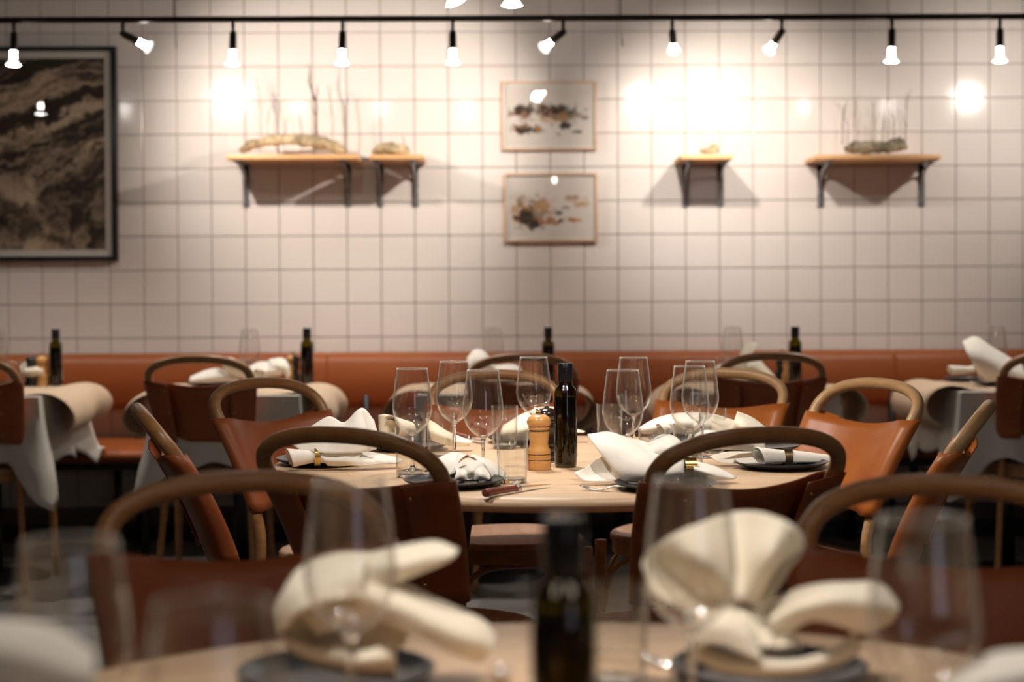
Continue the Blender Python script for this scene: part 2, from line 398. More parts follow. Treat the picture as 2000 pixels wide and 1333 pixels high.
# ------------------------------------------------------------------ shelves with driftwood
SD = .29
def shelf(x0, x1, b0, b1, label):
    Yf = WY-SD; top = at((x0+x1)/2, 302, Yf).z; th = .02
    A, B = at(x0, 308, Yf).x, at(x1, 308, Yf).x
    root = empty('wall_shelf', ((A+B)/2, WY-.002, top)); tag(root, label, 'shelf', 'pine shelves on the tiled wall')
    c = (A+B)/2
    MB().box((A-c, -SD, -th), (B-c, 0, 0), .003).build('board', 'shelf_wood', root, sharp=40)
    for bx in (b0, b1):
        X = at(bx, 360, WY).x-c
        br = MB().box((X-.014, -.006, -.215), (X+.014, 0, -th-.001), .001).box((X-.014, -SD+.03, -th-.006), (X+.014, -.006, -th-.001), .001)
        br.tube(cr([(X, -.004, -.13), (X, -.03, -.075), (X, -.09, -.045), (X, -.20, -.028)], 4), .007, 8)
        o = br.build('bracket', 'galv', root, sharp=40)
        sc_ = MB()
        for zz in (-.20, -.06): sc_.lathe([(.0001, .003), (.004, .0025), (.005, 0)], 10).xf(Matrix.Identity(4)); 
        for zz in (-.20, -.15):
            s = MB().lathe([(.0001, .003), (.004, .0025), (.005, 0)], 10)
            s.xf(Matrix.Translation((X, -.006, zz)) @ Matrix.Rotation(PI/2, 4, 'X')).build('screw', 'steel', o)
    return root, top
s1, ztop = shelf(441, 697, 481, 679, 'widest pine shelf, under the arched driftwood')
shelf(722, 826, 742, 811, 'short pine shelf just left of the two framed prints')
shelf(1330, 1432, 1338, 1407, 'short pine shelf just right of the two framed prints')
shelf(1594, 1839, 1602, 1799, 'long pine shelf carrying the grey knotty log')
def twig(path, r0, depth, rnd, mb, spread=.5):
    mb.tube(path, [r0*(1-.6*i/(len(path)-1)) for i in range(len(path))], 5)
    if depth == 0: return
    n = len(path)
    for i in range(max(1, n//3), n-1, 1):
        if rnd.random() < .6:
            p = Vector(path[i]); d = (Vector(path[i])-Vector(path[i-1])).normalized()
            L = (Vector(path[-1])-Vector(path[0])).length*rnd.uniform(.15, .32)
            d = (d+Vector((rnd.uniform(-1, 1), rnd.uniform(-.5, .3), rnd.uniform(-.3, .2)))*spread).normalized()
            q = [p]
            for k in range(4):
                d = (d+Vector((rnd.uniform(-.2, .2), rnd.uniform(-.15, .15), rnd.uniform(0, .15)))).normalized(); q.append(q[-1]+d*L/4)
            twig(q, r0*.55, depth-1, rnd, mb, spread)
def make_twig(parent, pts, Y, r, m, depth=2, seed=1, off=None):
    mb = MB(); P = cr([at(x, y, Y)-parent.location for x, y in pts], 4)
    twig(P, r, depth, random.Random(seed), mb); return mb.build('twig', m, parent)
def log(name, pts, Y, rads, m, label, seed=0, rough=.25):
    P = [at(x, y, Y) for x, y in pts]; base = P[len(P)//2].copy(); base.z = ztop
    n = 6; Pp = cr([p-base for p in P], n); k = len(rads)
    R = cr([Vector((r, 0, 0)) for r in rads], n); R = [q.x for q in R]
    mb = MB().tube(Pp, R, 20)
    for v in mb.v:
        q = noise.noise_vector(v*28+Vector((seed, 0, 0)))*.010*(rough/.25) + noise.noise_vector(v*80)*.004
        v += q
    lo = min(v.z for v in mb.v)
    o = mb.build(name, m); o.location = base
    o.location.z = ztop - lo*1.0 + .0005 if lo < 0 else ztop-lo
    return tag(o, label, 'driftwood')
Yd = WY-.15
d1 = log('driftwood_arch', [(470, 296), (490, 284), (530, 275), (585, 274), (630, 279), (655, 287), (675, 297)], Yd, [.014, .020, .021, .024, .027, .026, .014], 'drift', 'pale arched driftwood on the widest shelf, bare twigs above it')
d1.location.z = ztop+.001
make_twig(d1, [(620, 280), (617, 240), (618, 205), (611, 180), (603, 150)], Yd, .0058, 'twig', 2, 3)
for i, (pts, r, m) in enumerate([([(482, 290), (480, 240), (476, 190)], .0016, 'twig_pale'), ([(511, 278), (510, 230), (505, 190), (502, 150)], .0022, 'twig_pale'), ([(523, 276), (522, 240), (530, 205)], .0024, 'twig_pale'),
                                 ([(556, 275), (553, 240), (545, 200)], .0018, 'twig_pale'), ([(648, 285), (650, 250), (648, 210), (640, 175)], .0032, 'twig_pale'), ([(672, 296), (674, 260), (672, 225)], .0016, 'twig_pale'), ([(575, 275), (572, 250), (578, 215)], .0015, 'twig_pale')]):
    make_twig(d1, pts, Yd+.02, r, m, 2, 20+i)
d2 = log('driftwood_lump', [(728, 296), (745, 290), (765, 288), (788, 291), (800, 297)], Yd, [.012, .028, .031, .023, .010], 'drift', 'small pale driftwood lump with one forked twig, left of the framed prints', 3)
make_twig(d2, [(789, 294), (789, 280), (786, 265)], Yd, .003, 'twig', 1, 5)
d3 = log('driftwood_chip', [(1366, 299), (1380, 297), (1392, 294), (1402, 291)], Yd, [.008, .015, .020, .015], 'drift', 'tiny driftwood chip on the short shelf right of the prints', 5)
make_twig(d3, [(1368, 298), (1366, 260), (1358, 235)], Yd, .0012, 'twig_pale', 2, 6)
make_twig(d3, [(1395, 292), (1396, 260), (1400, 235)], Yd, .0012, 'twig_pale', 2, 8)
d4 = log('driftwood_log', [(1648, 288), (1670, 286), (1700, 285), (1730, 284), (1755, 281), (1770, 287)], Yd, [.014, .029, .025, .027, .034, .012], 'drift_grey', 'knotty grey driftwood log on the right-hand shelf with a row of twigs', 7, .4)
for i, (x, x2, yt, r) in enumerate([(1646, 1648, 205, .0024), (1668, 1670, 190, .0026), (1655, 1636, 200, .0016), (1708, 1706, 200, .0026), (1724, 1732, 190, .002), (1690, 1692, 210, .0015), (1745, 1742, 190, .002), (1757, 1750, 200, .0016), (1768, 1772, 180, .0026)]):
    make_twig(d4, [(x, 282), (x+1, 245), (x2, yt)], Yd, r, 'twig' if i % 2 == 0 else 'twig_pale', 2, 40+i)

# ------------------------------------------------------------------ track lighting
YT = 6.52; ZT = at(1000, 36, YT).z
def track(name, Y, z, x0, x1, label, hang=()):
    r = empty(name, ((x0+x1)/2, Y, z)); tag(r, label, 'lighting track')
    c = (x0+x1)/2
    MB().tube([(x0-c, 0, 0), (x1-c, 0, 0)], .0125, 14).build('rail', 'bronze_metal', r, sharp=40)
    for X in hang:
        MB().tube([(X-c, 0, .01), (X-c, 0, ZC-z)], .003, 8).build('hanger', 'bronze_metal', r)
    return r
tr1 = track('track_rail', YT, ZT, XL+.02, XR-.02, 'dark lighting rail running across the wall above the shelves', [at(340, 20, YT).x, at(1212, 20, YT).x, -2.8, 2.8])
for X in (at(340, 20, YT).x, at(1212, 20, YT).x):
    MB().tube([(X, 0, -.01), (X+.003, .005, -.05), (X+.006, 0, -.10), (X+.01, 0, -.115)], [.0008, .0008, .003, .001], 6).build('cord_end', 'bronze_metal', tr1)
    tr1.children[-1].location = (-tr1.location.x, 0, 0)
def lamp(X, Y, z, aim, label, tgt, power, cone, drop=.042, group='spotlights on the rail above the shelves'):
    root = empty('track_spotlight', (X, Y, z)); tag(root, label, 'spotlight', group)
    j = Vector((0, 0, -drop))
    MB().tube([(0, 0, 0), j], [.0075, .0065], 10).build('arm', 'bronze_metal', root)
    kn = MB().tube([j+Vector((-.012, 0, 0)), j+Vector((.012, 0, 0))], .009, 10).build('joint', 'bronze_metal', root)
    a = Vector(aim).normalized(); q = a.to_track_quat('Z', 'Y').to_matrix().to_4x4(); T = Matrix.Translation(j) @ q
    MB().lathe([(.0001, 0), (.012, 0), (.0145, .006), (.0145, .066), (.0001, .066)], 18).xf(T).build('socket', 'bronze_metal', root, sharp=40)
    MB().lathe([(.0001, .066), (.012, .067), (.0125, .098), (.0001, .099)], 18).xf(T).build('bulb_neck', 'bulb', root, sharp=40)
    MB().lathe([(.0135, .098), (.017, .103), (.026, .117), (.0275, .121)], 22).xf(T).build('reflector', 'bulb_rim', root)
    MB().lathe([(.0270, .1205), (.018, .1245), (.0001, .126)], 22).xf(T).build('bulb_face', 'bulb', root)
    L = Vector((X, Y, z))+j+a*.132
    spot('lamp_light', L, tgt if tgt else L+a, power, cone, .85, .018, root)
    return root
wt = lambda px, py: at(px, py, WY)
down = (0, 0, -1)
def L1(px, aim, label, tgt=None, power=P_DOWN, cone=118):
    X = at(px, 42, YT).x
    return lamp(X, YT, ZT-.012, aim, label, tgt, power, cone)
L1(27, (-.03, 0, -1), 'lit spotlight hanging in front of the big black-framed photograph')
L1(240, (.75, .62, -.38), 'lit spotlight tilted to the right, first right of the big photograph', wt(600, 270), P_WALL, 100)
L1(455, (-.03, 0, -1), 'lit spotlight hanging straight down above the left end of the widest shelf', None, P_DOWN, 118)
L1(669, (-.03, 0, -1), 'lit spotlight hanging straight down above the right end of the widest shelf', None, P_DOWN, 118)
L1(884, (0, 0, -1), 'lit spotlight hanging straight down between the short shelf and framed prints')
L1(1100, (-.62, .66, -.42), 'lit spotlight tilted to the left above the framed prints', wt(720, 270), P_WALL, 100)
L1(1313, (.13, .85, -.5), 'lit spotlight turned to the wall, first right of the framed prints', wt(1370, 300), P_WALL*.62, 92)
L1(1527, (-.30, .80, -.52), 'lit spotlight turned to the wall between the short shelf and log shelf', wt(1470, 300), P_WALL*.68, 98)
L1(1742, (-.02, 0, -1), 'lit spotlight hanging straight down above the knotty log')
L1(1953, (0, 0, -1), 'lit spotlight hanging straight down right of the log shelf')
lamp(at(2167, 42, YT).x, YT, ZT-.012, (-.4, .8, -.5), 'assumed spotlight on the rail beyond the log shelf, turned to the wall', wt(1950, 240), P_WALL*.6, 100)  # unseen spotlight, assumed from its glare spot on the tiles
lamp(at(-187, 42, YT).x, YT, ZT-.012, (0, 0, -1), 'assumed spotlight on the rail beyond the big photograph, hanging down', None, P_DOWN, 118)  # unseen spotlight, assumed to carry the row on past the edge
TY = 4.2
b1, b2 = at(893, 20, TY), at(1000, 12, TY)
Z2 = b2.z+.05+.121+.012
track('track_rail', TY, Z2, -1.6, 1.6, 'dark lighting rail above the round table in the middle', [-1.3, 1.3])
lamp(b1.x-.045, TY, Z2-.012, (.36, .02, -1), 'close spotlight bulb tilted to the right at the top edge', (.45, 4.2, .74), P_TABLE, 110, .05, 'spotlights above the round tables')
lamp(b2.x, TY, Z2-.012, (.0, -.06, -1), 'close spotlight bulb facing straight down at the top edge', (.1, 4.0, .74), P_TABLE*.7, 110, .05, 'spotlights above the round tables')
track('track_rail', 2.85, 2.16, -1.2, 1.2, 'assumed dark lighting rail between the two round tables', [-.9, .9])  # unseen rail and spotlights, assumed for light on the near side of napkins
for X, tg in ((-.45, (-.15, 3.75, .74)), (.6, (.3, 3.75, .74))):
    lamp(X, 2.85, 2.148, Vector(tg)-Vector((X, 2.85, 2.1)), ('left' if X < 0 else 'right')+'-hand assumed spotlight on the rail between the two round tables', tg, P_MID, 64, .05, 'spotlights above the round tables')
track('track_rail', 1.75, 2.12, -1.2, 1.2, 'assumed dark lighting rail above the nearest round table', [-.9, .9])  # unseen rail and spotlights, assumed as the light over this table
for X, tg in ((-.32, (-.15, 1.5, .74)), (.35, (.25, 1.5, .74))):
    lamp(X, 1.75, 2.108, Vector(tg)-Vector((X, 1.75, 2.1)), ('left' if X < 0 else 'right')+'-hand assumed spotlight on the rail above the nearest round table', tg, P_FG, 62, .05, 'spotlights above the round tables')
# two unseen ceiling panels added behind the camera as soft ambient fill
for X in (-1.6, 1.6):
    r = empty('fill_panel', (X, -.6, ZC)); tag(r, 'added fill light panel over the '+('left' if X < 0 else 'right')+' aisle behind the viewpoint', 'fill light', 'added fill light panels')
    MB().box((-.32, -.32, -.05), (.32, .32, 0), .006).build('housing', 'black_metal', r, sharp=40)
    MB().box((-.29, -.29, -.056), (.29, .29, -.05)).build('diffuser', 'diffuser', r, False)
    l = bpy.data.lights.new('panel_light', 'AREA'); l.shape = 'SQUARE'; l.size = .56; l.energy = P_AMB; l.color = (1, .80, .62)
    o = bpy.data.objects.new('panel_light', l); COL.objects.link(o); o.parent = r; o.location = (0, 0, -.06)

# ------------------------------------------------------------------ chairs
def upright(s):
    return [Vector((s*.185, -.235, 0)), Vector((s*.168, -.205, .22)), Vector((s*.155, -.19, .45)), Vector((s*.158, -.205, .56)), Vector((s*.173, -.255, .69)), Vector((s*.186, -.315, .795))]
def make_chair(leather, wood):
    r = empty('dining_chair')
    left = upright(-1); right = upright(1)
    arch = [Vector((-.184, -.338, .828)), Vector((-.165, -.357, .853)), Vector((-.122, -.372, .873)), Vector((-.062, -.380, .8835)), Vector((0, -.382, .886)),
            Vector((.062, -.380, .8835)), Vector((.122, -.372, .873)), Vector((.165, -.357, .853)), Vector((.184, -.338, .828))]
    P = cr(left+arch+right[::-1], 5)
    MB().tube(P, [.0125+.003*min(1, max(0, (p.z-.3)/.4)) for p in P], 14).build('back_frame', wood, r)
    # leather sling wrapped round both uprights
    def prof(z):
        for p, q in zip(P[:26], P[1:27]):
            if p.z <= z <= q.z:
                f = (z-p.z)/(q.z-p.z); return abs(p.x+(q.x-p.x)*f), p.y+(q.y-p.y)*f
        return .186, -.315
    rows = 10; V = []
    def section(u0, zt, zb):
        out = []
        return out
    path_n = None
    grid = []
    for j in range(rows+1):
        t = j/rows
        row = []
        # lateral stations, with z varying across (sag of the top and bottom edges)
        def st(x_rel, dy, sag):
            return (x_rel, dy, sag)
        S = [(-.62, -.038, .62), (-.80, -.032, .35), (-1.0, -.022, 0), (-1.11, -.006, 0), (-1.10, .014, 0), (-1.0, .024, 0), (-.87, .020, .10), (-.6, -.004, .5), (-.3, -.018, .85), (0, -.023, 1),
             (.3, -.018, .85), (.6, -.004, .5), (.87, .020, .10), (1.0, .024, 0), (1.10, .014, 0), (1.11, -.006, 0), (1.0, -.022, 0), (.80, -.032, .35), (.62, -.038, .62)]
        for xr, dy, sag in S:
            z = .565+(.805-.565)*t - sag*.022*t + sag*.006*(1-t)
            w_, c = prof(z)
            row.append(Vector((xr*w_, c+dy*(1 if abs(xr) > .9 else 1), z)))
        grid.append(cr(row, 3))
    m = len(grid[0]); V = [p for row in grid for p in row]
    Fc = [(j*m+i, j*m+i+1, (j+1)*m+i+1, (j+1)*m+i) for j in range(rows) for i in range(m-1)]
    mb = MB().add(V, Fc); o = mb.build('backrest', leather, r)
    so = o.modifiers.new('thickness', 'SOLIDIFY'); so.thickness = .0035; so.offset = 0
    for s in (-1, 1):
        for z in (.60, .685, .77):
            w_, c = prof(z)
            sb = MB().lathe([(.0001, .003), (.003, .0025), (.0045, 0)], 10)
            sb.xf(Matrix.Translation((s*w_*.70, c-.037, z)) @ Matrix.Rotation(PI/2, 4, 'X')).build('rivet', 'brass', o)
    # seat: rounded trapezoid with rim
    def outline(k, sc_=1.0):
        a = 2*PI*k/40; x, y = math.cos(a), math.sin(a)
        f = (abs(x)**2.5+abs(y)**2.5)**(-1/2.5)
        return Vector((x*f*.18*sc_*(1+.07*y*f), y*f*.188*sc_, 0))
    def disc(levels, name, m_):
        V = []; n = 40
        for sc_, z in levels:
            for k in range(n): V.append(outline(k, sc_)+Vector((0, 0, z)))
        Fc = [(i*n+k, i*n+(k+1) % n, (i+1)*n+(k+1) % n, (i+1)*n+k) for i in range(len(levels)-1) for k in range(n)]
        return MB().add(V, Fc).build(name, m_, r, sharp=50)
    disc([(.01, .458), (.6, .456), (.88, .462), (.95, .468), (1.0, .468), (1.03, .462), (1.03, .452), (.01, .452)], 'seat', 'seat_wood')
    disc([(.99, .4515), (1.0, .4515), (1.0, .413), (.90, .413), (.90, .4515), (.99, .4515)], 'seat_frame', wood)
    for s in (-1, 1):
        MB().tube(cr([(s*.175, .165, .452), (s*.178, .17, .25), (s*.187, .19, 0)], 4), [.016, .0165, .017, .0165, .016, .015, .014, .0125, .012], 12).build('leg', wood, r)
        MB().tube(cr([(s*.168, .15, .27), (s*.166, .13, .36), (s*.16, .07, .402), (s*.16, -.06, .402), (s*.157, -.15, .36), (s*.158, -.185, .27)], 4), .008, 8).build('brace', wood, r)
    MB().tube(cr([(-.165, .165, .27), (-.145, .165, .36), (-.08, .16, .402), (.08, .16, .402), (.145, .165, .36), (.165, .165, .27)], 4), .008, 8).build('brace', wood, r)
    return r
dark = Maker(make_chair('leather_shaded', 'bentwood')); tan = Maker(make_chair('leather', 'lit_bentwood'))  # shaded and lit colour copies of one chair
BACK = .325   # distance of the backrest behind the seat centre
def chair(mk, bx, by, fx, fy, label, group=None):
    l = math.hypot(fx, fy); fx /= l; fy /= l
    return mk((bx+fx*BACK, by+fy*BACK, 0), math.atan2(-fx, fy), label, 'chair', group)
TC = Vector((.10, 3.875))
def tchair(mk, bx, by, label, tw=0):
    d = TC-Vector((bx, by)); a = math.atan2(d.y, d.x)+math.radians(tw)
    chair(mk, bx, by, math.cos(a), math.sin(a), label, 'bentwood chairs round the middle table')
tchair(dark, -.2965, 3.05, 'dark leather chair with its back turned, near left of the middle table')
tchair(dark, .424, 3.0, 'dark leather chair with its back turned, near right of the middle table')
tchair(dark, -.76, 3.62, 'chair seen from the side at the left edge of the middle table')
tchair(tan, .97, 3.57, 'chair seen from the side at the right edge of the middle table')
tchair(dark, -.66, 4.53, 'reddish leather chair facing out beyond the left side of the middle table')
tchair(tan, .927, 4.367, 'bright orange leather chair beyond the right side of the middle table')
tchair(tan, .62, 4.89, 'orange leather chair behind the wine glasses right of the bottle')
tchair(dark, -.05, 4.87, 'chair directly behind the middle table, hidden by glasses')
for X, lb in ((at(390, 745, 6.08).x, 'dark leather chair with its back turned at the second small table from the left'), (at(1021, 745, 6.08).x, 'dark leather chair with its back turned at the small table behind the bottle'),
              (at(1506, 745, 6.08).x, 'dark leather chair with its back turned at the small table behind the orange chairs'), (at(-68, 745, 6.08).x, 'dark leather chair cut by the left edge beside the hanging tablecloth corner'),
              (at(2059, 745, 6.08).x, 'dark leather chair cut by the right edge in front of the small table')):
    chair(dark, X, 6.08, 0, 1, lb, 'bentwood chairs at the small tables')
FC = Vector((.05, 1.40))
lf = at(480, 1070, 2.25); rf = at(1835, 1085, 2.2)
chair(dark, lf.x, 2.25, FC.x-lf.x, FC.y-2.25-.5, 'blurred red leather chair facing the camera behind the left cream napkin', 'bentwood chairs at the nearest table')
chair(dark, rf.x, 2.16, FC.x-rf.x, FC.y-2.16-.5, 'blurred brown leather chair facing the camera behind the right cream napkin', 'bentwood chairs at the nearest table')

# ------------------------------------------------------------------ round tables
def make_table():
    r = empty('round_table'); R = .665
    MB().lathe([(.0001, .74), (R-.022, .74), (R-.008, .7365), (R, .728), (R-.002, .718), (R-.02, .709), (R-.05, .708), (.0001, .708)], 96).build('tabletop', 'oak', r, sharp=60)
    MB().lathe([(.0001, .7075), (.19, .7075), (.19, .70), (.0001, .70)], 40).build('mounting_plate', 'black_metal', r, sharp=40)
    for a in (45, 135, 225, 315):
        a = math.radians(a+3); c, s = math.cos(a), math.sin(a)
        MB().tube([(c*.30, s*.30, .7075), (c*.43, s*.43, 0)], [.021, .015], 14).build('leg', 'black_metal', r, sharp=60)
    for a in (48, 138):
        a = math.radians(a); c, s = math.cos(a), math.sin(a)
        MB().tube([(c*.30, s*.30, .695), (-c*.30, -s*.30, .695)], .011, 10).build('cross_bar', 'black_metal', r)
    return r
tm = Maker(make_table())
tm((TC.x, TC.y, 0), 0, 'round oak table in sharp focus in the middle of the room', 'table', 'round oak tables')
tm((FC.x, FC.y, 0), .3, 'nearest round oak table, blurred along the bottom edge', 'table', 'round oak tables')
TZ = .7405

# ------------------------------------------------------------------ small tables with cloths and paper runners
YN, YFar = 6.21, 6.90
def small_table(xl, w_, which, seed):
    xr = xl+w_; rnd = random.Random(seed); cx, cy = (xl+xr)/2, (YN+YFar)/2
    r = empty('small_table', (cx, cy, 0)); tag(r, 'small square table under the cloth, '+which, 'table', 'small tables along the banquette')
    hx, hy = w_/2, (YFar-YN)/2
    MB().box((-hx+.004, -hy+.004, .705), (hx-.004, hy-.004, .733), .002).build('tabletop', 'oak', r, sharp=40)
    MB().tube([(0, 0, .02), (0, 0, .705)], .03, 14).build('pedestal', 'black_metal', r)
    MB().lathe([(.0001, .02), (.05, .02), (.21, .008), (.215, 0), (.0001, 0)], 32).build('foot', 'black_metal', r, sharp=60)
    # cloth
    V = []; pts = []
    per = 120
    tot = 4*(w_)+0
    def perim(k):
        s = 4*k/per; i = int(s) % 4; f = s-int(s)
        c = [(-1, -1), (1, -1), (1, 1), (-1, 1)]; a_, b_ = c[i], c[(i+1) % 4]
        x = a_[0]+(b_[0]-a_[0])*f; y = a_[1]+(b_[1]-a_[1])*f
        corner = max(0, 1-min(f, 1-f)*5.5)
        nx, ny = [(0, -1), (1, 0), (0, 1), (-1, 0)][i]
        return x, y, corner, f, i
    lev = 12; top = .7372
    for j in range(lev+1):
        t = j/lev
        for k in range(per):
            x, y, cn, f, i = perim(k)
            drop = .255+.165*cn**1.15+.012*math.sin(k*.7+seed)
            out = .006+.022*t*math.sin(k*.42+seed*2)*(.3+.7*(1-cn))+.02*t
            out += .065*t*cn**1.5
            d = Vector((x, y)); dn = Vector((x if abs(x) > .999 else x*cn*.6, y if abs(y) > .999 else y*cn*.6))
            if dn.length > 0: dn.normalize()
            px, py = x*hx+dn.x*out*min(1, t*1.4), y*hy+dn.y*out*min(1, t*1.4)
            e = min(1, t*8)
            V.append((px+dn.x*.003*e, min(py+dn.y*.003*e, hy+.03), max(top-drop*t, .479) if py > hy-.04 else top-drop*t))
    Fc = [(j*per+k, j*per+(k+1) % per, (j+1)*per+(k+1) % per, (j+1)*per+k) for j in range(lev) for k in range(per)]
    V.append((0, 0, top)); c_ = len(V)-1
    Fc += [(c_, (k+1) % per, k) for k in range(per)]
    cl = MB().add(V, Fc).build('tablecloth', 'cloth', None, sharp=75); cl.location = (cx, cy, 0)
    so = cl.modifiers.new('thickness', 'SOLIDIFY'); so.thickness = .0015; so.offset = 0
    tag(cl, 'white tablecloth hanging over the small table, '+which, 'tablecloth', 'tablecloths on the small tables')
    # kraft runner
    prof = [(-hx-.06, -.145), (-hx-.115, -.12), (-hx-.135, -.07), (-hx-.105, -.02), (-hx-.05, .008), (-hx+.01, .012), (-hx+.09, .0015), (0, .0012), (hx-.09, .0015), (hx-.01, .012), (hx+.05, .008), (hx+.105, -.02), (hx+.135, -.07), (hx+.115, -.12), (hx+.06, -.145)]
    P = cr([Vector((a_, 0, top+.0012+b_)) for a_, b_ in prof], 4)
    ny = 10; V = []
    for j in range(ny+1):
        y = -hy+.05+(2*hy-.14)*j/ny
        for p in P:
            e = max(0, abs(p.x)-hx+.05)
            V.append((p.x-math.copysign(e*.12*math.sin(j*.5+seed), p.x), y+.10*e*(1 if seed % 2 else -1), p.z-e*.10*math.sin(j*.45+seed)))
    m = len(P); Fc = [(j*m+i, j*m+i+1, (j+1)*m+i+1, (j+1)*m+i) for j in range(ny) for i in range(m-1)]
    ru = MB().add(V, Fc).build('paper_runner', 'kraft', None); ru.location = (cx, cy, 0)
    so = ru.modifiers.new('thickness', 'SOLIDIFY'); so.thickness = .0006; so.offset = 1
    tag(ru, 'kraft paper runner curling over the table ends, '+which, 'table runner', 'paper runners on the small tables')
small_table(-2.33, .555, 'leftmost of the row', 1)
small_table(-1.355, .555, 'second from the left', 2)
small_table(-.36, .555, 'third from the left, behind the glasses', 3)
small_table(.675, .555, 'fourth from the left, behind the orange chairs', 4)
small_table(1.687, .555, 'at the right edge', 5)
BZ = .7402

# ------------------------------------------------------------------ tableware prototypes
def make_wine_glass():
    r = empty('wine_glass')
    MB().lathe([(.0001, 0), (.034, 0), (.0355, .0012), (.034, .0022), (.018, .0038), (.007, .0075), (.0045, .013)], 36).build('foot', 'stem_glass', r)
    MB().lathe([(.0045, .013), (.0036, .03), (.0034, .055), (.004, .072), (.0064, .0812), (.0125, .0852), (.0001, .0874)], 20).build('stem', 'stem_glass', r)
    outer = cr([Vector((.0062, 0, .081)), Vector((.013, 0, .0855)), Vector((.0265, 0, .096)), Vector((.038, 0, .112)), Vector((.0442, 0, .134)), Vector((.0438, 0, .155)), Vector((.0405, 0, .185)), Vector((.037, 0, .210)), Vector((.0345, 0, .229))], 5)
    prof = [(p.x, p.z) for p in outer]
    inner = [(max(.0003, x-.0011), z+(.0011 if z > .10 else .0025)) for x, z in outer_xy(outer)][::-1]
    MB().lathe(prof+inner[1:]+[(.0002, .0875)], 44).build('bowl', 'glass', r)
    MB().lathe([(.0345, .2288), (.0350, .2295), (.0342, .2303), (.0333, .2296), (.0334, .2288)], 44).build('rim', 'rim_glass', r)
    return r
def outer_xy(o): return [(p.x, p.z) for p in o]
def make_tumbler():
    r = empty('tumbler')
    MB().lathe([(.0001, 0), (.0285, 0), (.0300, .0015), (.0312, .02), (.0338, .1065), (.0332, .108), (.0325, .1072), (.0302, .022), (.0285, .010), (.0001, .0085)], 40).build('tumbler_body', 'tumbler_glass', r, sharp=70)
    MB().lathe([(.0001, .0005), (.0270, .0005), (.0282, .0025), (.0282, .0075), (.0268, .0083), (.0001, .0078)], 36).build('thick_base', 'stem_glass', r, sharp=50)
    return r
def make_bottle(label=True):
    r = empty('oil_bottle')
    MB().lathe([(.0001, .002), (.021, 0), (.0248, .003), (.0255, .012), (.0258, .168), (.0235, .178), (.0165, .185), (.0155, .195), (.0155, .212), (.0001, .213)], 36).build('bottle_body', 'bottle_glass', r, sharp=50)
    # oil inside
    MB().lathe([(.0001, .006), (.0225, .006), (.0232, .012), (.0232, .160), (.0001, .161)], 28).build('oil', 'bottle_glass', r, sharp=50)
    MB().lathe([(.0168, .194), (.0172, .196), (.0172, .214), (.0165, .2145), (.0165, .2165), (.0172, .217), (.0172, .234), (.016, .2355), (.0001, .2355)], 30).build('cap', 'cap', r, sharp=40)
    MB().lathe([(.0263, .105), (.0263, .148)], 14, math.radians(100), math.radians(188)).build('label_band', 'red_label', r)
    MB().lathe([(.0263, .028), (.0263, .104)], 14, math.radians(150), math.radians(186)).build('label_edge', 'white_label', r)
    lb = MB().lathe([(.0263, .022), (.0263, .075)], 14, math.radians(-4), math.radians(60)).build('back_label', 'white_label', r)
    tx = MB()
    for k in range(26):
        z = .078+k*.0028
        tx.lathe([(.02632, z), (.02632, z+.0013)], 4, math.radians(-2+(k*37 % 5)), math.radians(9+(k*53 % 13)))
    tx.build('fine_print', 'white_label', r)
    return r
def make_mill(m):
    r = empty('pepper_mill')
    MB().lathe([(.0001, 0), (.026, 0), (.0268, .002), (.0268, .018), (.0255, .021), (.0268, .024), (.027, .030), (.0255, .034), (.027, .037), (.0255, .044), (.0215, .052), (.0205, .062), (.0225, .075), (.0235, .082), (.0225, .086), (.0001, .087)], 34).build('mill_body', m, r, sharp=45)
    for zz in (.0212, .0342, .0865, .0962):
        rr0 = {.0212: .0262, .0342: .0262, .0865: .0232, .0962: .0234}[zz]
        MB().lathe([(rr0-.002, zz-.0007), (rr0, zz-.0007), (rr0, zz+.0007), (rr0-.002, zz+.0007)], 30).build('groove', 'mill_dark', r)
    MB().lathe([(.0001, .0872), (.0205, .0873), (.0235, .090), (.0238, .0945), (.0225, .096), (.0262, .100), (.0275, .107), (.0245, .116), (.016, .122), (.008, .1235), (.0001, .1236)], 34).build('head', m, r, sharp=45)
    MB().lathe([(.0001, .1235), (.0055, .124), (.0045, .127), (.004, .129), (.0062, .132), (.0068, .134), (.005, .1365), (.0001, .137)], 20).build('knob', 'steel', r)
    return r
def make_plate():
    r = empty('plate')
    MB().lathe([(.0001, .002), (.055, .0018), (.06, 0), (.066, .001), (.085, .004), (.100, .0105), (.105, .0145), (.1035, .0155), (.098, .0125), (.082, .0065), (.064, .0045), (.0001, .004)], 56).build('dish', 'plate', r)
    return r
def make_knife():
    r = empty('steak_knife')
    MB().tube(cr([(-.105, 0, .009), (-.10, 0, .009), (-.07, 0, .0095), (-.03, 0, .009), (-.004, 0, .0085)], 4), [.004, .0075, .009, .0095, .0098, .0098, .0095, .009, .0088, .0085, .0083, .0082, .008, .0078, .0076, .0075, .007], 12, flat=.85).build('handle', 'handle', r)
    MB().tube([(-.005, 0, .0085), (.006, 0, .0085)], [.0075, .006], 12).build('bolster', 'steel', r)
    MB().add([(.005, -.006, .0085), (.005, .008, .0085), (.06, .009, .007), (.115, -.002, .005), (.06, -.006, .0065),
              (.005, -.006, .0095), (.005, .008, .0100), (.06, .009, .0085), (.115, -.002, .0055), (.06, -.006, .0075)],
             [(0, 1, 2, 3, 4), (5, 9, 8, 7, 6), (0, 5, 6, 1), (1, 6, 7, 2), (2, 7, 8, 3), (3, 8, 9, 4), (4, 9, 5, 0)]).build('blade', 'steel', r, False)
    return r
